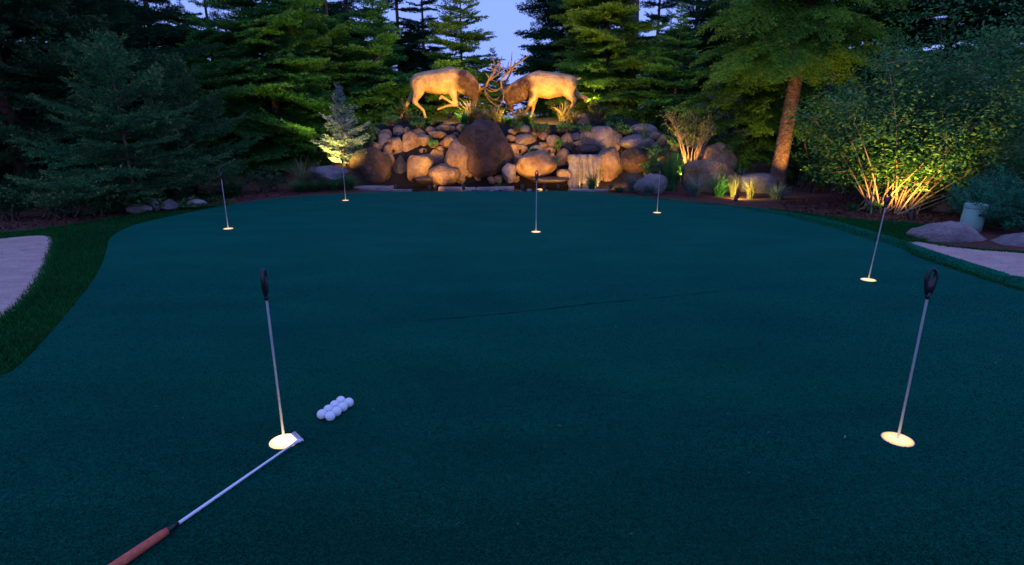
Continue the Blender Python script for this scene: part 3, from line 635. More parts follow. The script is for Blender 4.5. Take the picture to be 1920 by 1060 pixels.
RK = [
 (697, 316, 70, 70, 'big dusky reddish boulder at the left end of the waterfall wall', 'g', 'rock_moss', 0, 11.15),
 (722, 271, 30, 38, 'blue-grey boulder on top of the left end of the wall', 'a', 'rock_grey', 0.2),
 (722, 251, 24, 15, 'flat pinkish stone capping the blue-grey boulder', 'r', 'rock'),
 (748, 248, 20, 22, 'dark slate-blue stone below the yellow flowering plant', 'a', 'rock_grey'),
 (763, 245, 13, 12, 'small yellowish stone beside the dark slate-blue stone', 'r', 'rock'),
 (742, 279, 28, 38, 'rounded orange boulder left of the leaning slab', 'r', 'rock'),
 (731, 284, 24, 28, 'smaller orange boulder in front of the rounded orange one', 'r', 'rock'),
 (770, 272, 33, 44, 'tall leaning brown slab above the left spout', 'a', 'rock', 0.15),
 (782, 250, 30, 18, 'orange stone behind the top of the leaning slab', 'a', 'rock'),
 (796, 265, 30, 22, 'orange stone right of the leaning slab', 'a', 'rock', 0.1),
 (806, 246, 18, 15, 'round reddish stone in the top row left of centre', 'r', 'rock'),
 (833, 241, 29, 16, 'domed pinkish stone in the top row left of the centre boulder', 'r', 'rock'),
 (823, 254, 32, 15, 'pale flat stone under the domed pinkish stone', 'b', 'rock'),
 (843, 269, 34, 27, 'pink boulder leaning against the dark centre boulder', 'r', 'rock', -0.1),
 (719, 297, 20, 20, 'pale stone above the dusky reddish boulder', 'r', 'rock'),
 (730, 306, 20, 32, 'upright tan stone between the pale stone and the dark spout', 'a', 'rock'),
 (750, 322, 34, 54, 'dark wet rock under the left spout', 'a', 'rock_wet', 0, 11.45),
 (787, 317, 46, 48, 'broad square block right of the dark spout', 'b', 'rock', 0, 11.2),
 (818, 303, 28, 40, 'tan stone between the square block and the pink slab', 'a', 'rock'),
 (833, 328, 54, 36, 'rounded pinkish boulder at the water edge', 'r', 'rock', 0.05, 11.0),
 (825, 283, 17, 16, 'small stone above the water-edge boulder', 'r', 'rock'),
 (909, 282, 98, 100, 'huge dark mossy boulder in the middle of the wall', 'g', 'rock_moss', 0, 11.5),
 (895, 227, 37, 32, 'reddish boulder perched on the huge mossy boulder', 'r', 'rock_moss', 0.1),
 (862, 300, 52, 64, 'sloping pink slab leaning left of the huge mossy boulder', 'a', 'rock', 0.25, 11.2),
 (864, 242, 17, 16, 'small reddish stone left of the perched boulder', 'r', 'rock'),
 (849, 243, 11, 11, 'tiny pale stone in the top row', 'r', 'rock'),
 (954, 325, 24, 34, 'pale violet stone at the foot of the huge mossy boulder', 'a', 'rock_grey', 0, 11.05),
 (984, 263, 42, 21, 'flat orange stone right of the huge mossy boulder', 'a', 'rock', -0.1),
 (972, 281, 32, 22, 'square yellow-lit block under the flat orange stone', 'b', 'rock'),
 (967, 302, 24, 26, 'brown stone under the square yellow-lit block', 'r', 'rock'),
 (1004, 313, 70, 54, 'large pinkish boulder behind the middle flag pin', 'g', 'rock', 0, 11.15),
 (1006, 281, 26, 16, 'mauve stone above the large pinkish boulder', 'r', 'rock_grey'),
 (1018, 256, 20, 17, 'small pale round stone among the ground cover', 'r', 'rock'),
 (1038, 268, 28, 26, 'orange stone beside the small pale round stone', 'a', 'rock'),
 (1063, 265, 22, 29, 'upright pinkish stone left of the right spout', 'r', 'rock'),
 (1056, 301, 28, 40, 'upright orange egg-shaped stone left of the waterfall', 'r', 'rock', 0.05),
 (1057, 328, 24, 20, 'pink stone under the upright orange stone', 'r', 'rock', 0, 11.05),
 (1035, 301, 18, 26, 'narrow tan stone left of the upright orange stone', 'a', 'rock'),
 (1068, 278, 20, 17, 'dark violet stone above the upright orange stone', 'a', 'rock_moss'),
 (1087, 269, 26, 12, 'flat yellow-lit stone over the right spout', 'a', 'rock'),
 (1079, 258, 20, 16, 'blue-grey stone in shade behind the flat yellow-lit stone', 'r', 'rock_grey'),
 (1090, 231, 31, 31, 'rounded boulder lit gold at the foot of the right elk', 'r', 'rock'),
 (1127, 265, 72, 50, 'large violet-grey boulder over the right spout', 'g', 'rock_grey', 0.1),
 (1108, 281, 54, 20, 'dark wet stone in the bed of the right spout', 'a', 'rock_wet'),
 (1150, 278, 27, 19, 'orange stone above the gold-lit face', 'r', 'rock'),
 (1139, 318, 52, 74, 'rugged gold-lit rock face right of the waterfall', 'g', 'rock', 0, 11.3),
 (1193, 269, 65, 30, 'long violet-grey boulder resting across a dark gap', 'g', 'rock_grey', 0.06),
 (1186, 303, 56, 44, 'dark violet boulder under the long boulder', 'g', 'rock_moss', 0, 11.3),
 (1232, 292, 44, 24, 'low brown-violet stone right of the dark violet boulder', 'a', 'rock_moss'),
 (1206, 247, 44, 26, 'grey boulder behind the long violet-grey boulder', 'r', 'rock_grey'),
 (1240, 269, 15, 29, 'narrow gold-lit stone beside the day lilies', 'a', 'rock'),
 (1157, 268, 17, 15, 'small brown stone between the two violet-grey boulders', 'r', 'rock_moss'),
 (800, 338, 46, 16, 'low dark stone at the pond under the square block', 'a', 'rock_wet', 0, 11.1),
 (1030, 338, 60, 12, 'row of low dark wet stone under the large pinkish boulder', 'b', 'rock_wet', 0, 10.95),
]
for r in RK:
    rock(r[0], r[1], r[2], r[3], r[4], r[5], r[6], r[8] if len(r) > 8 else None, r[7] if len(r) > 7 else 0.0)
rf = random.Random(17); occ = [(r[0], r[1], r[2]*0.5, r[3]*0.5, r[4]) for r in RK]+[(1096, 322, 34, 36, '')]
def lab(px, py, used):
    c_ = sorted([q_ for q_ in occ if q_[4]], key=lambda q_: (q_[0]-px)**2+(q_[1]-py)**2)
    for q_ in c_[:6]:
        dx, dy = px-q_[0], py-q_[1]; w_ = ('left of' if dx < 0 else 'right of') if abs(dx) > abs(dy) else ('above' if dy < 0 else 'below')
        l_ = 'small stone wedged %s the %s' % (w_, q_[4])
        if l_ not in used and len(l_.split()) <= 16: return l_
used = set(); fill = []
for _ in range(6000):
    px, py = rf.uniform(700, 1250), rf.uniform(243, 338); w_ = rf.uniform(13, 26); h_ = w_*rf.uniform(0.6, 0.95)
    if py > 300 and (735 < px < 765 or px > 1165): continue
    if any(((px-q_[0])/(q_[2]+w_*0.26))**2+((py-q_[1])/(q_[3]+h_*0.26))**2 < 1 for q_ in occ): continue
    if any(((px-q_[0])/(q_[2]+w_*0.42))**2+((py-q_[1])/(q_[3]+h_*0.42))**2 < 1 for q_ in fill): continue
    l_ = lab(px, py, used)
    if not l_: continue
    used.add(l_); fill.append((px, py, w_*0.5, h_*0.5)); rock(px, py, w_, h_, l_, rf.choice('raar'), rf.choice(['rock', 'rock', 'rock', 'rock_grey', 'rock_moss']), None, rf.uniform(-0.3, 0.3), dy=-0.05)
    if len(fill) >= 60: break
g2 = 'garden bed boulders'
rock(1219, 350, 58, 44, 'rounded grey boulder half hidden by silvery grass at the green edge', 'r', 'rock_grey', 9.75, group=g2)
rock(1344, 297, 70, 52, 'mottled tan boulder right of the vase-shaped shrub', 'g', 'rock', 10.9, 0.15, group=g2)
rock(1330, 336, 96, 64, 'big brown and violet boulder in front of the vase-shaped shrub', 'g', 'rock', 10.1, 0.25, group=g2)
rock(1421, 348, 64, 40, 'smooth blue-grey boulder left of the reddish trunk', 'r', 'rock_grey', 9.9, group=g2)
rock(1775, 446, 130, 58, 'wide grey boulder at the rim of the right sand bunker', 'g', 'rock_grey', 5.75, 0.08, 0.5, group=g2)
rock(1912, 464, 84, 54, 'grey boulder at the right picture edge beside the juniper', 'g', 'rock_grey', 5.5, group=g2)
rock(1771, 392, 52, 34, 'brown rounded boulder in the mulch left of the utility pedestal', 'r', 'rock', 7.6, group=g2)
rock(1714, 376, 26, 20, 'small brown boulder behind the maple stems', 'r', 'rock_moss', 8.1, group=g2)
rock(262, 393, 40, 17, 'low blue-grey stone at the lawn edge, leftmost of the four', 'a', 'rock_grey', 7.35, group=g2)
rock(289, 384, 17, 22, 'narrow upright slate stone at the lawn edge', 'a', 'rock_grey', 7.5, group=g2)
rock(317, 384, 32, 20, 'peaked blue-grey stone at the lawn edge', 'a', 'rock_grey', 7.6, group=g2)
rock(366, 382, 32, 14, 'pale tan stone at the lawn edge near the far left pin', 'r', 'slate', 7.9, group=g2)
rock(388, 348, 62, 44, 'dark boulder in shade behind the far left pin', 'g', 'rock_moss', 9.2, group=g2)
rock(617, 327, 66, 30, 'low teal-grey boulder under the yellow-lit small spruce', 'g', 'rock_grey', 10.4, group=g2)
# coping slabs round the pond (flat stones)
def slab(pts, label, z0, th, mat='slate'):
    bm = bmesh.new(); bot = [bm.verts.new((p[0], p[1], z0)) for p in pts]; top = [bm.verts.new((p[0], p[1], z0+th+0.006*math.sin(i*2.1))) for i, p in enumerate(pts)]
    n = len(pts); bm.faces.new(bot[::-1]); bm.faces.new(top)
    for i in range(n): bm.faces.new((bot[i], bot[(i+1) % n], top[(i+1) % n], top[i]))
    bmesh.ops.bevel(bm, geom=bm.edges[:], offset=0.008, segments=1, affect='EDGES'); bmesh.ops.recalc_face_normals(bm, faces=bm.faces)
    me = bpy.data.meshes.new('coping_stone'); bm.to_mesh(me); me.materials.append(M[mat]); o = link('coping_stone', me); return tag(o, label, 'stone', 'flat stones around the pond')
def gx(px, Y): d = rayd(px, 350); return d.x*Y/d.y
for (p0, p1, Y0, Y1, bow, lb) in [(664, 735, 10.35, 10.75, 0.0, 'flat pale coping stone at the left end of the pond'), (736, 772, 10.02, 10.12, 0.0, 'narrow pale coping stone at the near pond edge left of centre'),
        (822, 892, 10.62, 10.78, -0.06, 'curved pale ledge stone left half in the middle of the pond'), (894, 964, 10.62, 10.78, 0.06, 'curved pale ledge stone right half in the middle of the pond'),
        (1070, 1112, 10.02, 10.22, 0.0, 'pale coping stone below the waterfall at the near pond edge'), (1113, 1140, 10.0, 10.15, 0.0, 'small warm coping stone right of the iris clump')]:
    xa, xb = gx(p0, (Y0+Y1)/2), gx(p1, (Y0+Y1)/2); n = 6; rr = random.Random(p0)
    pts = [(xa+(xb-xa)*i/n, Y0+bow*(i/n-0.5)*2+rr.uniform(-0.012, 0.012)) for i in range(n+1)]+[(xb-(xb-xa)*i/n, Y1+bow*(0.5-i/n)*2+rr.uniform(-0.02, 0.02)) for i in range(n+1)]
    slab(pts, lb, -0.07, 0.045 if Y0 > 10.5 else 0.07)
for k, px in enumerate((872, 880, 897, 921, 930, 938, 977, 992, 1012, 1024)):
    b = A(px, 352, 10.25+0.1*(k % 3)); cnt[0] += 1
    o = link('pebble', ROUND[k % 6], None, M['slate']); o.location = (b.x, b.y, -0.045); o.scale = (0.035+0.012*(k % 3), 0.03, 0.022+0.004*(k % 2))
    tag(o, 'pale pebble at the near pond edge, %s of ten counted from the left' % ('first', 'second', 'third', 'fourth', 'fifth', 'sixth', 'seventh', 'eighth', 'ninth', 'tenth')[k], 'pebble', 'pale pebbles in the pond edge')
# spill slab with its waterfall
def spill(pxa, pxb, ytop, Y, label, lb2, nstr, seed):
    a, b = A(pxa, ytop, Y), A(pxb, ytop, Y); rr = random.Random(seed); o = empty('spill_wall', (0, 0, 0)); tag(o, label, 'rock')
    bm = bmesh.new(); nx, nz = 16, 14; vs = []
    for j in range(nz+1):
        for i in range(nx+1):
            x = a.x+(b.x-a.x)*i/nx+0.05*noise.noise((j*0.35, i*0.2, seed)); z = -0.15+(a.z+0.15)*j/nz+0.035*noise.noise((i*0.6, j*0.3, seed+4))*(j/nz)
            vs.append(bm.verts.new((x, Y+0.11*noise.fractal((x*4, z*3, seed), 1, 2, 4)+(0.05 if j == nz else 0)-0.04*math.sin(j/nz*3), z)))
    tp = [bm.verts.new((a.x+(b.x-a.x)*i/nx, Y+0.5, a.z-0.01)) for i in range(nx+1)]
    for j in range(nz):
        for i in range(nx): q_ = j*(nx+1)+i; bm.faces.new((vs[q_], vs[q_+1], vs[q_+nx+2], vs[q_+nx+1]))
    for i in range(nx): q_ = nz*(nx+1)+i; bm.faces.new((vs[q_], vs[q_+1], tp[i+1], tp[i]))
    me = bpy.data.meshes.new('rock_face'); bm.to_mesh(me); me.shade_smooth(); me.materials.append(M['rock_grey']); link('rock_face', me, o)
    wf = empty('waterfall', (0, 0, 0)); tag(wf, lb2, 'waterfall')
    mb = MB(); n = 20; nz_ = 10
    for j in range(nz_+1):
        for i in range(n+1):
            x = a.x+(b.x-a.x)*(0.04+0.92*i/n); v_ = j/nz_; mb.v.append(Vector((x, Y-0.075-0.05*v_**0.7+0.02*noise.noise((i*0.5, v_*1.5, 9)), a.z+0.012-(a.z+0.07)*v_)))
    for j in range(nz_):
        for i in range(n): q_ = j*(n+1)+i; mb.f.append((q_, q_+1, q_+n+2, q_+n+1))
    mb.build('water_sheet', M['veil'], wf)
    for k in range(nstr):
        u = (k+rr.uniform(0.1, 0.9))/nstr; x = a.x+(b.x-a.x)*u; wd = rr.uniform(0.0025, 0.006); mb = MB(); zt = a.z+0.01; n = 12
        pts = [(x+0.012*math.sin(i*0.9+k), Y+0.12-0.02 if i == 0 else Y-0.05-0.10*(i/n)**0.6, zt-(zt+0.05)*(i/n)**1.3 if i else zt) for i in range(n+1)]
        mb.tube(pts, [wd*(1-0.6*i/n) for i in range(n+1)], 6); mb.build('stream', M['fall'], wf)
spill(1066, 1126, 291, 11.05, 'straight spill wall under the right waterfall', 'thin veil of falling water right of the upright orange stone', 3, 3)

# ================================================================== ELK STATUES
EY = 13.9
def elk(label, chains, cap, mane_pts, antlers, name='elk_statue'):
    m = mpp(930, 170, EY); bm = bmesh.new(); root = empty(name, (cap[0].x, EY, hgt(cap[0].x, EY))); off = root.location
    def P(px, py, dy): q_ = A(px, py, EY); return Vector((q_.x, EY+dy, q_.z))-off
    for ch in chains:
        for (a, b) in zip(ch[:-1], ch[1:]):
            pa, pb = P(a[0], a[1], a[3]), P(b[0], b[1], b[3]); ra, rb = a[2]*m, b[2]*m; n = max(2, int((pb-pa).length/(0.4*min(ra, rb)))+1)
            wy = a[4] if len(a) > 4 else 1.0; wy2 = b[4] if len(b) > 4 else 1.0
            for i in range(n+1):
                u = i/n; c_ = pa.lerp(pb, u); r = ra+(rb-ra)*u; sy = wy+(wy2-wy)*u
                mt = Matrix.Translation(c_) @ Matrix.Diagonal((r, r*sy, r, 1)); bmesh.ops.create_icosphere(bm, subdivisions=2, radius=1.0, matrix=mt)
    me = bpy.data.meshes.new('raw'); bm.to_mesh(me); bm.free(); tmp = bpy.data.objects.new('raw', me); C.objects.link(tmp)
    md = tmp.modifiers.new('r', 'REMESH'); md.mode = 'VOXEL'; md.voxel_size = 0.017
    s_ = tmp.modifiers.new('s', 'SMOOTH'); s_.factor = 0.5; s_.iterations = 5
    dg = bpy.context.evaluated_depsgraph_get(); ev = tmp.evaluated_get(dg); body = bpy.data.meshes.new_from_object(ev); bpy.data.objects.remove(tmp)
    bpy.data.meshes.remove(me); body.shade_smooth(); body.materials.clear(); body.materials.append(M['elk'])
    mp = [(P(x, y, 0), r*m, s) for x, y, r, s in mane_pts]; co = np.empty(len(body.vertices)*3, np.float32); body.vertices.foreach_get('co', co); co = co.reshape(-1, 3)
    d = np.full(len(co), 9.0)
    for q_, r, s in mp: d = np.minimum(d, np.hypot(co[:, 0]-q_.x, co[:, 2]-q_.z)/r)
    a_ = body.attributes.new('mane', 'FLOAT', 'POINT'); a_.data.foreach_set('value', np.clip((1.42-d)/0.75, 0, 1).astype(np.float32))
    link('body', body, root)
    for an in antlers:
        mb = MB()
        for path in an:
            pts = sm([P(x, y, dy) for x, y, r, dy in path], 1); rad = np.interp(np.linspace(0, 1, len(pts)), np.linspace(0, 1, len(path)), [q_[2]*m for q_ in path]); mb.tube(pts, list(rad), 7)
        mb.build('antler', M['antler'], root)
    return tag(root, label, 'elk statue', 'pair of elk statues')
# left elk, facing right with lifted forelegs
elk('bronze bull elk on the left with lifted forelegs locking antlers', [
  [(786, 153, 15.5, 0, 0.85), (803, 154, 20, 0, 0.85), (825, 154, 23.5, 0, 0.82), (847, 151, 25, 0, 0.8), (862, 152, 20, 0, 0.8)],
  [(842, 141, 16, 0, 0.7), (855, 143, 16, 0, 0.7), (868, 148, 17, 0, 0.75), (880, 157, 16, 0, 0.75), (890, 167, 13.5, 0, 0.75)],
  [(870, 162, 14, 0, 0.7), (884, 172, 13, 0, 0.7), (892, 178, 9, 0, 0.8)],
  [(895, 169, 8.5, 0), (893, 180, 7, 0), (890, 191, 5, 0), (888, 197, 4, 0)],
  [(900, 170, 2.5, -0.08), (900, 164, 2.6, -0.14), (900, 158, 1.3, -0.18)], [(897, 168, 2.5, 0.08), (896, 160, 1.4, 0.16)],
  [(784, 158, 14, -0.09, 0.7), (786, 172, 11, -0.11, 0.7), (782, 183, 7, -0.12, 0.8), (778, 191, 4.6, -0.12), (786, 199, 3.4, -0.12), (795, 207, 3.0, -0.12), (798, 216, 2.6, -0.12), (800, 224, 3.2, -0.12)],
  [(780, 160, 12, 0.1, 0.7), (776, 174, 8, 0.12, 0.7), (768, 185, 5, 0.12), (761, 196, 3.6, 0.12), (756, 206, 3.0, 0.12), (752, 216, 2.8, 0.12), (750, 222, 3.2, 0.12)],
  [(848, 160, 12, -0.12, 0.7), (850, 174, 8.5, -0.14, 0.7), (854, 187, 5, -0.14), (857, 197, 3.6, -0.14), (848, 193, 3.0, -0.14), (838, 187, 2.6, -0.14), (829, 181, 2.6, -0.14), (826, 186, 2.6, -0.14)],
  [(850, 160, 11, 0.12, 0.7), (853, 178, 6.5, 0.14, 0.8), (856, 196, 4, 0.14), (846, 197, 3.0, 0.14), (835, 199, 2.6, 0.14), (824, 203, 2.6, 0.14), (820, 205, 2.6, 0.14)],
  [(775, 146, 3.4, 0), (770, 151, 2.4, 0), (768, 155, 1.4, 0)]],
  [A(790, 222, EY)], [(872, 156, 16, 1), (884, 168, 18, 1), (893, 180, 11, 1), (880, 178, 12, 1), (889, 192, 8, 1), (868, 140, 9, 1)],
  [[[(899, 168, 2.2, -0.06), (911, 166, 2.1, -0.16), (917, 151, 2.0, -0.26), (929, 136, 1.9, -0.28), (929, 122, 1.5, -0.24), (920, 106, 0.7, -0.2)], [(927, 137, 1.5, -0.27), (922, 130, 1.2, -0.3), (918, 123, 0.5, -0.32)],
    [(918, 149, 1.4, -0.25), (915, 143, 1.0, -0.29), (912, 139, 0.5, -0.3)], [(930, 130, 1.4, -0.26), (938, 120, 1.1, -0.24), (942, 107, 0.5, -0.22)], [(910, 167, 1.6, -0.15), (911, 178, 1.5, -0.2), (918, 190, 1.3, -0.2), (929, 198, 1.0, -0.16), (938, 201, 0.5, -0.12)],
    [(911, 166, 1.5, -0.15), (918, 172, 1.3, -0.2), (928, 173, 1.1, -0.2), (937, 168, 0.5, -0.16)]],
   [[(898, 167, 2.2, 0.05), (908, 160, 2.0, 0.15), (918, 148, 1.9, 0.25), (934, 138, 1.7, 0.28), (938, 124, 1.4, 0.24), (934, 110, 0.6, 0.2)], [(935, 134, 1.3, 0.26), (928, 126, 1.0, 0.28), (927, 116, 0.5, 0.26)],
    [(918, 148, 1.3, 0.25), (926, 150, 1.1, 0.22), (936, 158, 0.5, 0.2)], [(906, 162, 1.5, 0.14), (912, 176, 1.3, 0.16), (922, 186, 1.1, 0.14), (934, 188, 0.5, 0.1)]]])
# right elk, facing left
elk('bronze bull elk on the right bracing with one hind leg kicked back', [
  [(1067, 158, 17, 0, 0.85), (1050, 160, 21, 0, 0.85), (1030, 161, 24.5, 0, 0.82), (1010, 158, 24.5, 0, 0.8), (996, 158, 20, 0, 0.8)],
  [(1068, 151, 10.5, 0, 0.8), (1045, 148, 11.5, 0, 0.8), (1010, 147, 13, 0, 0.75), (994, 154, 16, 0, 0.75), (978, 164, 17, 0, 0.75), (962, 172, 15, 0, 0.75), (952, 176, 12, 0, 0.75)],
  [(985, 172, 14, 0, 0.7), (968, 182, 14, 0, 0.7), (958, 186, 9, 0, 0.8)],
  [(949, 176, 8.5, 0), (952, 187, 7, 0), (957, 198, 5, 0), (960, 205, 4, 0)],
  [(949, 172, 2.5, -0.08), (955, 164, 2.4, -0.15), (960, 159, 1.2, -0.18)], [(950, 172, 2.5, 0.08), (957, 163, 1.2, 0.16)],
  [(1066, 162, 15, -0.09, 0.7), (1064, 172, 12, -0.11, 0.7), (1068, 181, 8, -0.12, 0.8), (1076, 188, 5, -0.12), (1073, 196, 3.6, -0.12), (1068, 206, 3.0, -0.12), (1062, 215, 2.7, -0.12), (1058, 221, 3.3, -0.12)],
  [(1070, 164, 12, 0.1, 0.7), (1078, 174, 8, 0.12, 0.8), (1087, 180, 5, 0.12), (1096, 182, 3.8, 0.12), (1102, 184, 3.0, 0.12), (1098, 190, 2.6, 0.12)],
  [(1002, 166, 13, -0.12, 0.7), (1000, 178, 9, -0.14, 0.7), (996, 190, 6, -0.14), (992, 199, 4.2, -0.14), (987, 208, 3.2, -0.14), (983, 216, 2.8, -0.14), (981, 220, 3.2, -0.14)],
  [(1005, 168, 11, 0.12, 0.7), (1003, 184, 6.5, 0.14, 0.8), (1001, 197, 4, 0.14), (999, 208, 3.0, 0.14), (997, 216, 2.8, 0.14), (995, 220, 3.2, 0.14)],
  [(1079, 150, 3.6, 0), (1085, 148, 2.8, 0), (1090, 146, 1.4, 0)]],
  [A(1020, 222, EY)], [(982, 162, 16, 1), (966, 176, 18, 1), (952, 184, 12, 1), (974, 190, 14, 1), (958, 200, 9, 1), (990, 178, 10, 1), (990, 206, 8, 1)],
  [[[(946, 172, 2.2, -0.06), (940, 166, 2.1, -0.14), (940, 150, 2.0, -0.24), (949, 142, 1.9, -0.28), (958, 133, 1.8, -0.28), (971, 120, 1.5, -0.26), (991, 107, 0.7, -0.22)], [(956, 135, 1.4, -0.28), (959, 118, 1.1, -0.3), (960, 101, 0.5, -0.3)],
    [(949, 142, 1.4, -0.27), (944, 133, 1.0, -0.3), (943, 122, 0.5, -0.3)], [(958, 134, 1.3, -0.28), (966, 134, 1.0, -0.3), (971, 129, 0.5, -0.3)], [(942, 168, 1.6, -0.14), (945, 180, 1.5, -0.2), (942, 194, 1.3, -0.2), (934, 201, 1.0, -0.16), (926, 198, 0.5, -0.12)],
    [(940, 164, 1.5, -0.14), (934, 170, 1.3, -0.18), (924, 170, 1.0, -0.18), (916, 164, 0.5, -0.14)]],
   [[(947, 171, 2.2, 0.05), (944, 164, 2.0, 0.14), (948, 152, 1.9, 0.24), (955, 140, 1.7, 0.28), (962, 128, 1.4, 0.26), (966, 112, 0.6, 0.22)], [(955, 140, 1.3, 0.28), (950, 128, 1.1, 0.3), (954, 113, 0.5, 0.3)],
    [(947, 154, 1.3, 0.22), (952, 148, 1.0, 0.28), (955, 141, 0.5, 0.3)], [(945, 166, 1.5, 0.13), (940, 178, 1.3, 0.16), (930, 187, 1.0, 0.14), (920, 186, 0.5, 0.1)]]])

# ================================================================== GARDEN PLANTS
gp = 'grass clumps along the green'
tuft('fountain_grass', 'straw-coloured fountain grass lit gold left of the small spruce', 572, 332, 60, 55, 170, 'straw', 1, 0.010, 0.9, Y=10.3, group=gp)
for i, (px, py, w_, h_, lb) in enumerate([(560, 358, 46, 30, 'leftmost green grass clump below the fountain grass'), (592, 360, 50, 30, 'green grass clump under the low teal-grey boulder'), (628, 360, 50, 30, 'green grass clump beside the second flag pin from the left'), (655, 352, 40, 34, 'green grass clump against the dusky reddish boulder')]):
    tuft('grass_clump', lb, px, py, w_, h_, 150, 'reed', 10+i, 0.010, 0.9, Y=9.85+0.1*i, group=gp)
tuft('grass_clump', 'dark green grass clump right of the far left flag pin', 440, 362, 70, 52, 170, 'reed', 15, 0.011, 0.9, Y=9.3, group=gp)
for i, (px, py, w_, h_, n, mt, Y, lb) in enumerate([
    (1110, 357, 34, 44, 60, 'reed', 10.15, 'upright iris clump in front of the waterfall'), (938, 338, 22, 34, 40, 'reed', 10.9, 'thin reeds at the foot of the huge mossy boulder'),
    (1208, 262, 18, 58, 30, 'reed', 11.6, 'tall narrow reed behind the long violet-grey boulder'), (1228, 272, 38, 36, 80, 'reed', 11.3, 'day lily clump beside the narrow gold-lit stone'),
    (1258, 352, 60, 84, 220, 'reed', 10.0, 'tall dark grass clump right of the far right pin'), (1184, 364, 36, 46, 110, 'fescue', 9.8, 'blue-grey fescue left of the rounded grey boulder'),
    (1216, 368, 52, 34, 150, 'fescue', 9.45, 'silvery grass in front of the rounded grey boulder'), (1300, 374, 64, 42, 190, 'fescue', 9.4, 'blue-grey fescue mound under the big brown boulder'),
    (1346, 378, 56, 44, 170, 'reed', 9.3, 'green grass clump with a small pale bloom'), (1372, 384, 30, 40, 90, 'straw', 9.2, 'yellow-lit grass tuft left of the ground light'),
    (1404, 388, 40, 44, 110, 'straw', 9.0, 'bright yellow-lit grass tuft beside the ground light'), (1455, 391, 64, 34, 190, 'fescue', 8.9, 'grey-green grass mound in front of the reddish trunk'),
    (1160, 366, 40, 16, 90, 'reed', 9.9, 'low dark grass left of the blue-grey fescue'), (1285, 330, 40, 50, 90, 'reed', 10.4, 'green grass at the foot of the vase-shaped shrub'),
    (1385, 352, 40, 40, 90, 'fescue', 10.3, 'blue-grey grass between the big brown and the smooth boulder'),
    (870, 340, 40, 16, 80, 'reed', 10.85, 'low green plant left of the pond ledge'), (905, 341, 44, 16, 90, 'reed', 10.85, 'low green plant behind the middle of the pond ledge')]):
    tuft('grass_clump', lb, px, py, w_, h_, n, mt, 30+i, 0.013 if mt == 'reed' else 0.008, 0.75, Y=Y, group=gp, flowers=1 if i == 8 else 0)
for i, (px, Y, w_, h_, mt, lb) in enumerate([(884, 13.0, 40, 46, 'straw', 'gold-lit iris clump beneath the left elk chest'), (932, 12.9, 50, 34, 'straw', 'gold-lit leaves under the locked antlers'), (1056, 13.2, 56, 40, 'straw', 'broad gold-lit day lily between the right elk legs'),
    (870, 12.8, 44, 26, 'reed', 'low green leaves below the left elk forelegs'), (975, 12.9, 44, 32, 'straw', 'gold-lit grass at the right elk forefeet'), (988, 12.85, 40, 26, 'reed', 'short grass behind the right elk forefeet'), (802, 12.8, 50, 22, 'reed', 'low green plant by the left elk hind foot'),
    (780, 12.7, 46, 24, 'reed', 'green tuft above the orange stones at the left elk tail'), (955, 12.65, 40, 22, 'reed', 'green tuft right of the perched boulder'), (1078, 12.8, 44, 26, 'straw', 'gold tuft below the right elk hind leg'),
    (822, 12.5, 40, 14, 'reed', 'green tuft above the domed pinkish stone'), (910, 12.7, 34, 30, 'straw', 'gold blades just right of the perched boulder'), (1150, 12.7, 50, 26, 'reed', 'green tuft right of the yellow-green shrub')]):
    tuft('lily_clump', lb, px, 230, w_, h_, 70, mt, 60+i, 0.022, 0.75, Y=Y, group='lilies at the elk feet', cat='plant')
shrub('flowering_plant', 'bright yellow-lit leafy plant below the left elk rump', 'plant', 760, 228, 40, 44, 12.9, 520, 0.05, 'leaf_yellow', 70, 10)
shrub('yellow_shrub', 'yellow-green shrub right of the right elk', 'shrub', 1120, 232, 48, 54, 12.9, 1300, 0.04, 'leaf_yellow', 71, 14)
for i, (px, py, w_, h_, lb) in enumerate([(690, 278, 40, 24, 'green ground cover at the upper left end of the wall'), (872, 252, 24, 16, 'green ground cover left of the perched boulder'), (1010, 250, 44, 18, 'green ground cover above the flat orange stone'),
    (1060, 247, 50, 16, 'green ground cover behind the upright pinkish stone'), (1048, 284, 20, 24, 'green creeper between the orange stones'), (1172, 252, 34, 16, 'green ground cover behind the large violet-grey boulder'), (1040, 318, 18, 22, 'small fern beside the large pinkish boulder'),
    (735, 236, 50, 18, 'green ground cover above the dark slate-blue stone'), (812, 276, 26, 18, 'green creeper right of the leaning slab'), (1250, 250, 50, 26, 'green shrub behind the narrow gold-lit stone'), (1215, 330, 50, 30, 'dark ground cover under the low brown-violet stone'), (1150, 250, 50, 20, 'dark green cover on the slope behind the right spout'),
    (700, 256, 50, 26, 'dark cover on the slope left of the pinkish cap stone'), (786, 240, 40, 14, 'green cover along the crest above the orange stones'), (968, 246, 40, 18, 'green cover right of the perched boulder'), (1262, 282, 50, 34, 'green cover left of the vase-shaped shrub'), (1100, 250, 44, 14, 'dark cover above the large violet-grey boulder'), (1225, 318, 46, 24, 'green cover behind the far right pin'), (1000, 292, 26, 12, 'moss between the square block and the mauve stone'), (675, 292, 34, 26, 'green cover left of the dusky reddish boulder')]):
    shrub('ground_cover', lb, 'plant', px, py, w_, h_, None, 600, 0.04, 'leaf', 80+i, 12, group='ground cover on the rock wall', lift=0.22)
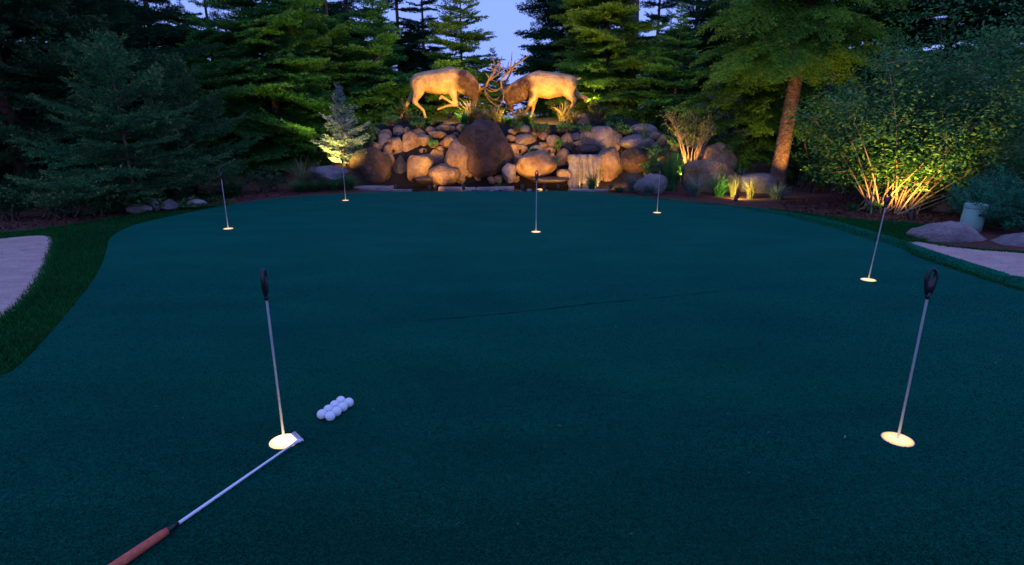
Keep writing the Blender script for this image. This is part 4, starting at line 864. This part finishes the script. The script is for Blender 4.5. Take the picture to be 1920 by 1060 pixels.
# vase-shaped shrub
o = empty('vase_shrub', A(1296, 299, 10.7)); o.location.z = hgt(o.location.x, 10.7)-0.01; tag(o, 'vase-shaped shrub with pale bare stems lit gold from below', 'shrub')
rg2 = rng_(77); wood = MB(); ends = []
for i in range(17):
    a_ = rg2.uniform(0, 6.28); r_ = rg2.uniform(0.15, 0.52); tz = rg2.uniform(0.85, 1.15); tg = Vector((r_*math.cos(a_)*1.05, r_*math.sin(a_)*0.8, tz)); b0 = Vector((tg.x*0.12, tg.y*0.12, 0))
    md_ = Vector((tg.x*0.35, tg.y*0.35, tz*0.55)); pts = [b0*(1-u)**2+md_*2*u*(1-u)+tg*u*u for u in np.linspace(0, 1, 8)]
    pts = [q_+Vector((rg2.normal(0, 0.008), rg2.normal(0, 0.008), 0)) for q_ in pts]; wood.tube(pts, [0.017*(1-0.8*u) for u in np.linspace(0, 1, 8)], 6, False)
    for j in range(3):
        p_ = pts[4+j]; e_ = p_+Vector((rg2.normal(0, 0.14), rg2.normal(0, 0.12), rg2.uniform(0.08, 0.3))); wood.tube([p_, (p_+e_)/2+Vector((0, 0, 0.02)), e_], [0.006, 0.004, 0.002], 5, False); ends += [e_, (p_+e_)/2]
    ends.append(tg)
wood.build('stems', M['stem'], o)
E_ = np.array([tuple(e_) for e_ in ends]); n = 1100; c_ = E_[rg2.integers(0, len(E_), n)]+rg2.normal(0, 0.045, (n, 3)); d = rg2.normal(0, 1, (n, 3)); d /= np.linalg.norm(d, axis=1)[:, None]; s = np.cross(d, rg2.normal(0, 1, (n, 3))); s /= np.linalg.norm(s, axis=1)[:, None]
V = np.stack([c_, c_+d*0.02+s*0.012, c_+d*0.045, c_+d*0.02-s*0.012], 1).reshape(-1, 3)
link('leaves', mesh_np('leaves', V, 4, [M['leaf_yellow']], {'tip': np.repeat(rg2.uniform(0, 0.8, n), 4), 'var': np.repeat(rg2.uniform(0, 1, n), 4)}), o)
# right bed shrubs
for i, (px, py, w_, h_, Y, n, mt, lb) in enumerate([(1526, 364, 84, 62, 9.9, 2400, 'leaf_dark', 'clipped round shrub right of the reddish trunk'), (1585, 372, 70, 56, 9.4, 1700, 'leaf_dark', 'dark leafy shrub between the round shrub and the maple stems'),
    (1636, 374, 60, 60, 9.0, 1500, 'leaf', 'leafy shrub just left of the maple stems'), (1596, 404, 30, 18, 7.55, 260, 'leaf_dark', 'small green plant alone in the mulch'), (1640, 404, 38, 24, 7.45, 420, 'leaf', 'small leafy plant left of the leaning flag pin'),
    (1742, 404, 46, 28, 7.7, 400, 'leaf', 'low leafy plant lit yellow beside the ground light'), (1560, 330, 60, 60, 10.6, 900, 'leaf', 'leafy sapling behind the dark leafy shrub'),
    (1840, 385, 120, 70, 8.4, 2200, 'leaf_dark', 'dark shrub behind the utility pedestal')]):
    shrub('leafy_shrub', lb, 'shrub', px, py, w_, h_, Y, n, 0.04, mt, 110+i, 16, group='shrubs of the right bed')
# left bed shrubs
for i, (px, py, w_, h_, Y, n, lb) in enumerate([(20, 424, 120, 62, 6.9, 1900, 'dark leafy shrub at the left edge above the sand bunker'), (110, 420, 120, 66, 7.1, 2000, 'dark leafy shrub above the tip of the sand bunker'), (190, 410, 110, 64, 7.3, 1900, 'dark leafy shrub left of the blue-grey edge stone'),
    (255, 396, 90, 50, 7.8, 1500, 'dark leafy shrub behind the blue-grey edge stone'), (330, 384, 90, 54, 8.4, 1500, 'dark leafy shrub behind the peaked stone'), (500, 358, 90, 44, 10.0, 1300, 'dark low shrub left of the fountain grass')]):
    shrub('leafy_shrub', lb, 'shrub', px, py, w_, h_, Y, n, 0.042, 'leaf_dark', 130+i, 18, group='dark shrubs under the left spruces')
# juniper
TPj = templates('spruce')
def juniper(px, py, Y, rad, n, label, seed):
    rg = rng_(seed); b = A(px, py, Y); o = empty('juniper', (b.x, b.y, 0)); Vs, Ts, Ws, Vr = [], [], [], []
    for i in range(n):
        V, T, W = TPj[rg.integers(0, 5)][1]; az = rg.uniform(0, 6.28); rr = rad*math.sqrt(rg.uniform(0, 1))*0.75; pit = R_(rg.uniform(15, 60)); s = rg.uniform(0.7, 1.0)
        Mx = Matrix.Rotation(az+rg.normal(0, .4), 3, 'Z') @ Matrix.Rotation(-pit, 3, 'Y'); q_ = V @ (np.array(Mx).T*s)+np.array([rr*math.cos(az), rr*math.sin(az), rg.uniform(0.0, 0.22)*(1.2-rr/rad)])
        Vs.append(q_); Ts.append(T); Ws.append(W); Vr.append(np.full(len(V)*3, rg.uniform(0, 1)))
    link('foliage', mesh_np('foliage', np.concatenate(Vs).reshape(-1, 3), 3, [M['juniper'], M['twig']], {'tip': np.concatenate(Ts).ravel(), 'var': np.concatenate(Vr)}, np.concatenate(Ws)), o)
    return tag(o, label, 'juniper', 'junipers at the right edge')
juniper(1908, 452, 6.2, 0.42, 150, 'spreading juniper in front of the utility pedestal', 201)
juniper(1950, 440, 6.7, 0.7, 190, 'spreading juniper at the right picture edge', 202)
# utility pedestal
b = A(1818, 432, 6.2); o = empty('utility_pedestal', (b.x, b.y, -0.02)); o.rotation_euler = (0, R_(3), 0); tag(o, 'green plastic utility pedestal with rounded cap beside the juniper', 'utility box')
hz = A(1822, 381, 6.2).z+0.02
MB().lathe([(0.118, 0), (0.116, hz*0.2), (0.114, hz*0.86)], 28, sx=1, sy=0.8).build('body', M['pvc'], o)
MB().lathe([(0.117, hz*0.80), (0.119, hz*0.82), (0.119, hz*0.93), (0.113, hz*0.975), (0.09, hz*0.995), (0.03, hz)], 28, sx=1, sy=0.8).build('cap', M['pvc'], o)
MB().tube([(-0.02, -0.10, hz*0.60), (-0.02, -0.112, hz*0.60)], 0.012, 10).build('lock', M['bronze'], o)
# timber block by the trunk
b = A(1453, 338, 10.9); mb = MB(); q_ = mpp(1453, 330, 10.9)
bm = bmesh.new(); bmesh.ops.create_cube(bm, size=1); bmesh.ops.scale(bm, vec=(17*q_, 0.14, 34*q_), verts=bm.verts); bmesh.ops.bevel(bm, geom=bm.edges[:], offset=0.012, segments=2, affect='EDGES')
for v_ in bm.verts: v_.co += Vector((noise.noise(v_.co*7), noise.noise(v_.co*9), noise.noise(v_.co*5)))*0.012
me = bpy.data.meshes.new('timber_post'); bm.to_mesh(me); me.materials.append(M['timber']); o = link('timber_post', me); o.location = (b.x, b.y, 0.12); o.rotation_euler = (0, 0.06, 0.2); tag(o, 'short sawn timber post at the left foot of the reddish trunk', 'post')
# thin second trunk seen behind
mb = MB(); a_, b_ = A(1524, 305, 11.6), A(1532, 250, 11.6); mb.tube([Vector((a_.x-0.06, a_.y, 0)), a_, b_, b_+Vector((0.2, 0, 1.6))], [0.075, 0.06, 0.05, 0.03], 10); o = mb.build('bare_trunk', M['bark']); tag(o, 'thin bare trunk behind the reddish trunk', 'tree trunk')
mb = MB(); a_, b_ = A(1184, 60, 21), A(1186, -40, 21); mb.tube([Vector((a_.x-0.1, 21, hgt(a_.x, 21)-0.1)), a_, b_, b_+Vector((0.05, 0, 4))], [0.32, 0.25, 0.23, 0.12], 12); o = mb.build('bare_trunk', M['bark']); tag(o, 'dark straight pine trunk against the sky right of the elk', 'tree trunk')

# ================================================================== PINS, CUPS, BALLS, PUTTER
PH = 0.645
def pin_head_mesh():
    # flat oval loop handle with an open upper half, extruded
    bm = bmesh.new(); n = 28; outer = []; inner = []
    for i in range(n):
        a = 2*math.pi*i/n; outer.append((0.024*math.cos(a)*(1.0 if math.sin(a) > 0 else 0.86), 0.055+0.055*math.sin(a)))
        inner.append((0.0095*math.cos(a), 0.083+0.016*math.sin(a)))
    T_ = 0.009; rings = []
    for y in (-T_, T_):
        rings.append(([bm.verts.new((x, y*0.75, z)) for x, z in outer], [bm.verts.new((x, y, z)) for x, z in inner]))
    for k, (o_, i_) in enumerate(rings):
        for j in range(n):
            q_ = (o_[j], o_[(j+1) % n], i_[(j+1) % n], i_[j]); bm.faces.new(q_ if k == 0 else q_[::-1])
    for j in range(n):
        a, b_ = rings[0], rings[1]; bm.faces.new((a[0][(j+1) % n], a[0][j], b_[0][j], b_[0][(j+1) % n])); bm.faces.new((a[1][j], a[1][(j+1) % n], b_[1][(j+1) % n], b_[1][j]))
    bmesh.ops.recalc_face_normals(bm, faces=bm.faces); bmesh.ops.bevel(bm, geom=[e for e in bm.edges if len(e.link_faces) == 2 and e.calc_face_angle(0) > 0.8], offset=0.003, segments=2, affect='EDGES')
    me = bpy.data.meshes.new('handle'); bm.to_mesh(me); me.shade_smooth(); me.materials.append(M['black']); return me
head_me = pin_head_mesh()
shaft_me = MB().lathe([(0.0043, 0.0), (0.0043, PH-0.105), (0.006, PH-0.104), (0.006, PH-0.09)], 14).mesh('shaft', M['steel'])
ferr_me = MB().lathe([(0.0065, PH-0.108), (0.0075, PH-0.10), (0.0075, PH-0.085)], 12).mesh('ferrule', M['black'])
liner_me = MB().lathe([(0.0525, -0.10), (0.0525, 0.001), (0.0505, 0.001), (0.0505, -0.09)], 40).mesh('cup_liner', M['cup'])
def dome(r, h_, m): return MB().lathe([(r, -0.004), (r, 0.001), (r*0.9, h_*0.45), (r*0.6, h_*0.85), (r*0.2, h_)], 36).mesh('lit_disc', m)
lens_me = dome(0.050, 0.004, M['lens']); lensb_me = dome(0.051, 0.009, M['lens_bright'])
PINS = [(533, 828, (0, 0), 95, True, 'near left flag pin beside the putter head', 'brightest lit cup, under the putter head'), (1683, 824, (0, 0), -8, False, 'near right flag pin in the lower right of the green', 'lit cup of the near right flag pin'),
        (1628, 525, (0.055, 0.0), -25, False, 'flag pin leaning right in front of the maple thicket', 'lit cup below the right-leaning flag pin'), (428, 429, (0, 0), 35, False, 'far left flag pin in front of the dark boulder', 'lit cup of the far left flag pin'),
        (648, 376, (0, 0), 20, False, 'far flag pin in front of the small lit spruce', 'lit cup of the pin below the small lit spruce'), (1005, 435, (0, 0), 10, False, 'middle flag pin in front of the large pinkish boulder', 'lit cup of the middle flag pin'),
        (1232, 399, (0.0, 0), 60, False, 'far flag pin in front of the rounded grey boulder', 'lit cup of the pin before the rounded grey boulder')]
for px, py, lean, az, br, lb, lb2 in PINS:
    g_ = G(px, py); cu = empty('cup_light', g_); tag(cu, lb2, 'cup light', 'lit cups'); link('cup_liner', liner_me, cu); link('lit_disc', lensb_me if br else lens_me, cu)
    o = empty('flag_pin', g_); o.location.z = 0.006; o.rotation_euler = (0, lean[0], 0); tag(o, lb, 'flag pin', 'flag pins')
    sh_ = link('shaft', shaft_me, o); h_ = link('handle', head_me, o); h_.location = (0, 0, PH-0.10); h_.scale = (0.85, 0.85, 0.94); h_.rotation_euler = (0, 0, R_(az)); link('ferrule', ferr_me, sh_)
# golf balls
def ball_mesh():
    bm = bmesh.new(); bmesh.ops.create_icosphere(bm, subdivisions=4, radius=0.0196); me = bpy.data.meshes.new('golf_ball'); n = 110
    dim = [Vector((math.cos(i*2.39996)*math.sqrt(1-(1-2*(i+.5)/n)**2), math.sin(i*2.39996)*math.sqrt(1-(1-2*(i+.5)/n)**2), 1-2*(i+.5)/n)) for i in range(n)]
    for v_ in bm.verts:
        u = v_.co.normalized(); dm = max(u.dot(q_) for q_ in dim); an = math.acos(min(1, dm)); v_.co = u*(0.0196-0.0004*max(0, 1-(an/0.13)**2))
    bm.to_mesh(me); me.shade_smooth(); me.materials.append(M['ball']); return me
bme = ball_mesh(); p0, p1 = G(612, 788), G(647.5, 762); dr = (p1-p0).normalized(); nr = Vector((dr.y, -dr.x, 0)); c0 = (p0+p1)/2
ranks = ['first ball nearest the putter', 'second ball from the putter end', 'third ball from the putter end', 'last ball farthest from the putter']
for r in range(2):
    for k in range(4):
        o = link('golf_ball', bme); q_ = c0+dr*(k-1.5)*0.0395+nr*(r-0.5)*0.0395; o.location = (q_.x, q_.y, 0.0215); o.rotation_euler = (k*1.3, r*2.1, k+r)
        tag(o, 'white golf ball, %s in the %s row' % (ranks[k], ('back', 'front')[r]), 'golf ball', 'eight golf balls in two rows')
# putter
hd = G(563, 824, 0.012); g0 = G(331, 984, 0.012); gdir = (g0-hd).normalized(); L0 = (g0-hd).length; o = empty('putter', (hd.x, hd.y, 0)); tag(o, 'steel putter with red leather grip lying across the green', 'putter')
rel = lambda u, z: gdir*u+Vector((0, 0, z))
MB().tube([rel(0.004, 0.013), rel(0.08, 0.0135), rel(L0*0.5, 0.013), rel(L0, 0.012)], [0.0036, 0.0038, 0.0044, 0.005], 12).build('shaft', M['steel'], o)
MB().tube([rel(L0-0.005, 0.0125), rel(L0+0.015, 0.0125), rel(L0+0.035, 0.0128)], [0.0064, 0.008, 0.0095], 12).build('ferrule', M['black'], o)
MB().tube([rel(L0+0.03, 0.0128), rel(L0+0.05, 0.0135), rel(L0+0.16, 0.0145), rel(L0+0.27, 0.0155), rel(L0+0.285, 0.0155)], [0.0105, 0.012, 0.0135, 0.015, 0.012], 16).build('grip', M['grip'], o)
side = Vector((gdir.y, -gdir.x, 0))
if side.x > 0: side = -side
bm = bmesh.new(); prof = [(-0.012, 0), (0.012, 0), (0.012, 0.011), (0.004, 0.017), (-0.006, 0.017), (-0.012, 0.011)]; rings = []
up_d = Vector((-0.66, 0.75, 0)).normalized(); ac = Vector((-up_d.y, up_d.x, 0))
for u, s_ in ((-0.014, 0.7), (-0.008, 0.9), (0.03, 0.9), (0.062, 0.85), (0.07, 0.6)): rings.append([bm.verts.new(up_d*u+ac*(x*s_)+Vector((0, 0, 0.002+z*s_))) for x, z in prof])
for a_, b_ in zip(rings[:-1], rings[1:]):
    for j in range(6): bm.faces.new((a_[j], a_[(j+1) % 6], b_[(j+1) % 6], b_[j]))
bm.faces.new(rings[0][::-1]); bm.faces.new(rings[-1]); bmesh.ops.recalc_face_normals(bm, faces=bm.faces); bmesh.ops.bevel(bm, geom=bm.edges[:], offset=0.0015, segments=1, affect='EDGES')
me = bpy.data.meshes.new('club_head'); bm.to_mesh(me); me.materials.append(M['chrome']); link('club_head', me, o)
MB().tube([Vector((0, 0, 0.009)), rel(0.008, 0.0125), rel(0.03, 0.0132)], [0.0055, 0.0062, 0.0055], 12).build('hosel', M['steel'], o)

# ================================================================== GARDEN LIGHTS (each fixture carries its own lamp)
def uplight(loc, aim, power, label, size=70, col=(1.0, 0.50, 0.09), blend=0.6, rad=0.03, s=1.0):
    loc = Vector(loc); d = (Vector(aim)-loc).normalized(); o = empty('garden_uplight', loc); tag(o, label, 'garden light', 'garden uplights')
    o.rotation_euler = d.to_track_quat('Z', 'Y').to_euler()
    hs_ = MB().lathe([(0.012*s, -0.10*s), (0.028*s, -0.085*s), (0.034*s, 0.0), (0.038*s, 0.012*s), (0.034*s, 0.012*s), (0.031*s, 0.0)], 18).build('housing', M['bronze'], o)
    MB().lathe([(0.0305*s, -0.002), (0.0305*s, 0.003*s), (0.015*s, 0.005*s)], 18).build('lens', M['lamp'], hs_)
    MB().tube([(0, 0, -0.09*s), (0.01, 0, -0.13*s)], 0.008*s, 8).build('stake', M['bronze'], o)
    ld = bpy.data.lights.new('uplight_lamp', 'SPOT'); ld.energy = power; ld.color = col; ld.spot_size = R_(size); ld.spot_blend = blend; ld.shadow_soft_size = rad
    lo = bpy.data.objects.new('uplight_lamp', ld); C.objects.link(lo); lo.parent = o; lo.location = (0, 0, 0.02*s); lo.rotation_euler = (math.pi, 0, 0)
    return o
def level(px, Y, z): d = rayd(px, 233); return Vector((d.x*Y/d.y, Y, z))
def above(px, Y, dz=0.1): d = rayd(px, 233); x = d.x*Y/d.y; return Vector((x, Y, hgt(x, Y)+dz))
K = 1.0
uplight(above(842, 12.5, 0.2), A(826, 158, EY), 29*K, 'ground spotlight in front of the left elk', 155)
uplight(above(1026, 12.5, 0.2), A(1034, 162, EY), 33*K, 'ground spotlight in front of the right elk', 155)
uplight(above(948, 12.45, 0.25), A(940, 170, EY), 6*K, 'ground spotlight below the locked antlers', 150)
uplight(above(600, 10.55, 0.2), A(640, 225, 11.15), 46*K, 'ground spotlight under the small spruce at left', 130, (1.0, 0.66, 0.12))
uplight(above(1281, 10.45, 0.12), A(1300, 235, 10.7), 30*K, 'ground spotlight at the foot of the vase-shaped shrub', 100)
b = G(1684, 404); uplight((b.x, b.y-0.22, 0.05), (b.x+0.15, b.y+0.5, 1.1), 24*K, 'glowing ground light in the mulch below the maple stems', 120, s=1.25)
uplight(above(1396, 8.75, 0.06), above(1404, 9.05, 0.3), 8*K, 'small ground light beside the yellow-lit grass', 160, (1, 0.7, 0.15))
uplight(above(1500, 9.6, 0.1), A(1490, 200, 10.4), 17*K, 'ground spotlight facing the reddish trunk', 80)
uplight(level(1150, 10.1, 0.06), A(1140, 300, 11.3), 13*K, 'pond spotlight facing the gold-lit rock face', 100)
uplight(level(1022, 10.12, 0.04), A(1020, 260, 11.7), 4.5*K, 'pond spotlight facing the large pinkish boulder', 120)
uplight(level(800, 10.12, 0.04), A(790, 250, 11.7), 5*K, 'pond spotlight facing the square block', 120)
for px_, tx, ty, pw, lb in ((812, 800, 250, 3.0, 'small rock light in the pond before the square block'), (866, 862, 285, 2.6, 'small rock light in the pond before the sloping pink slab'), (980, 984, 262, 3.2, 'small rock light in the pond before the square yellow-lit block'),
        (1050, 1052, 285, 3.2, 'small rock light in the pond before the upright orange stone'), (735, 745, 270, 2.6, 'small rock light in the pond left of the dark spout'), (1190, 1190, 270, 2.2, 'small rock light before the dark violet boulder')):
    uplight(level(px_, 10.3, 0.03), A(tx, ty, 11.7), pw*1.7*K, lb, 62, (1.0, 0.53, 0.08), 0.9, 0.08)
for px_, pw, lb in ((738, 1.3, 'tiny ledge light among the stones left of the leaning slab'), (795, 1.5, 'tiny ledge light on top of the square block'), (832, 1.3, 'tiny ledge light behind the water-edge boulder'), (975, 1.5, 'tiny ledge light beside the square yellow-lit block'),
        (1030, 1.6, 'tiny ledge light on top of the large pinkish boulder'), (1165, 1.3, 'tiny ledge light behind the gold-lit rock face')):
    q_ = A(px_, 283, 11.22); uplight(q_, q_+Vector((0, 0.75, 0.5)), pw*1.5*K, lb, 130, (1.0, 0.53, 0.08), 0.9, 0.05, 0.7)
uplight(above(1236, 11.0, 0.1), A(1236, 255, 11.4), 3*K, 'ground spotlight beside the day lilies', 100)
uplight(above(1072, 12.95, 0.08), A(1100, 225, 13.3), 4*K, 'ground spotlight beside the gold-lit boulder and yellow shrub', 100)

for px_, Y_, tx, ty, pw, lb in ((1105, 14.2, 1125, 20, 26, 'tree uplight behind the right elk'), (845, 14.5, 868, 40, 20, 'tree uplight behind the left elk'), (590, 11.3, 545, 60, 20, 'tree uplight below the large green fir'), (1380, 9.9, 1425, 60, 20, 'tree uplight below the drooping conifers'), (1300, 12.4, 1262, 60, 14, 'tree uplight behind the vase-shaped shrub')):
    uplight(above(px_, Y_, 0.12), A(tx, ty, Y_+1.6), pw*K, lb, 64, (1.0, 0.66, 0.16), 1.0)

# ================================================================== TURF PILE AND LITTER NEAR THE CAMERA
rg = rng_(91); pp = M['pile'] = leafmat('turf_pile_fibres', (0.001, 0.02, 0.013), (0.002, 0.074, 0.043), (0.003, 0.104, 0.06), 0.9, 0.15, 0.03)
N = 420000; yy = 1.0+(5.2-1.0)*rg.uniform(0, 1, N)**1.6; xx = rg.uniform(-1.05, 1.05, N)*(yy*0.95+0.25); q = np.column_stack([xx, yy]); q = q[in_poly(q, gpoly)]
keep = rg.uniform(0, 1, len(q)) < np.clip((5.2-q[:, 1])/1.6, 0, 1); q = q[keep]
for px, py, *_r in PINS:
    g_ = G(px, py); q = q[np.hypot(q[:, 0]-g_.x, q[:, 1]-g_.y) > 0.055]
q = q[np.abs(q[:, 1]-np.interp(q[:, 0], [p_.x for p_ in sp], [p_.y for p_ in sp], left=99, right=99)) > 0.012]; q = q[:300000]; fb = np.column_stack([q, np.zeros(len(q))]); vn = np.array([noise.noise((x*2.1, y*4.0, 1.5))*0.7+0.5 for x, y in q])
V, T, vv = blades(fb, 0.0075, 0.0032, 1.0, rg, 1, np.clip(vn+rg.normal(0, 0.3, len(q)), 0, 1))
tag(link('turf_pile', mesh_np('turf_pile', V, 3, [pp], {'tip': T, 'var': vv})), 'short fibres of the putting turf in the foreground', 'turf pile', kind='stuff')
q = scatter(gpoly, 900, rg); q = q[(q[:, 1] > 1.3)]; n = len(q); az = rg.uniform(0, 6.28, n); ln = rg.uniform(0.002, 0.008, n); wd = rg.uniform(0.0008, 0.002, n)
cx = np.column_stack([q, np.full(n, 0.009)]); d = np.stack([np.cos(az)*ln, np.sin(az)*ln, rg.normal(0, 0.2, n)*ln], 1); s_ = np.stack([-np.sin(az)*wd, np.cos(az)*wd, 0*az], 1)
tag(link('fallen_needles', mesh_np('fallen_needles', np.stack([cx-d-s_, cx+d-s_, cx+d+s_, cx-d+s_], 1).reshape(-1, 3), 4, [M['straw']], {'tip': np.repeat(rg.uniform(0, 1, n), 4), 'var': np.repeat(rg.uniform(0, 1, n), 4)})), 'scattered dry needles and bits lying on the putting green', 'needles', kind='stuff')
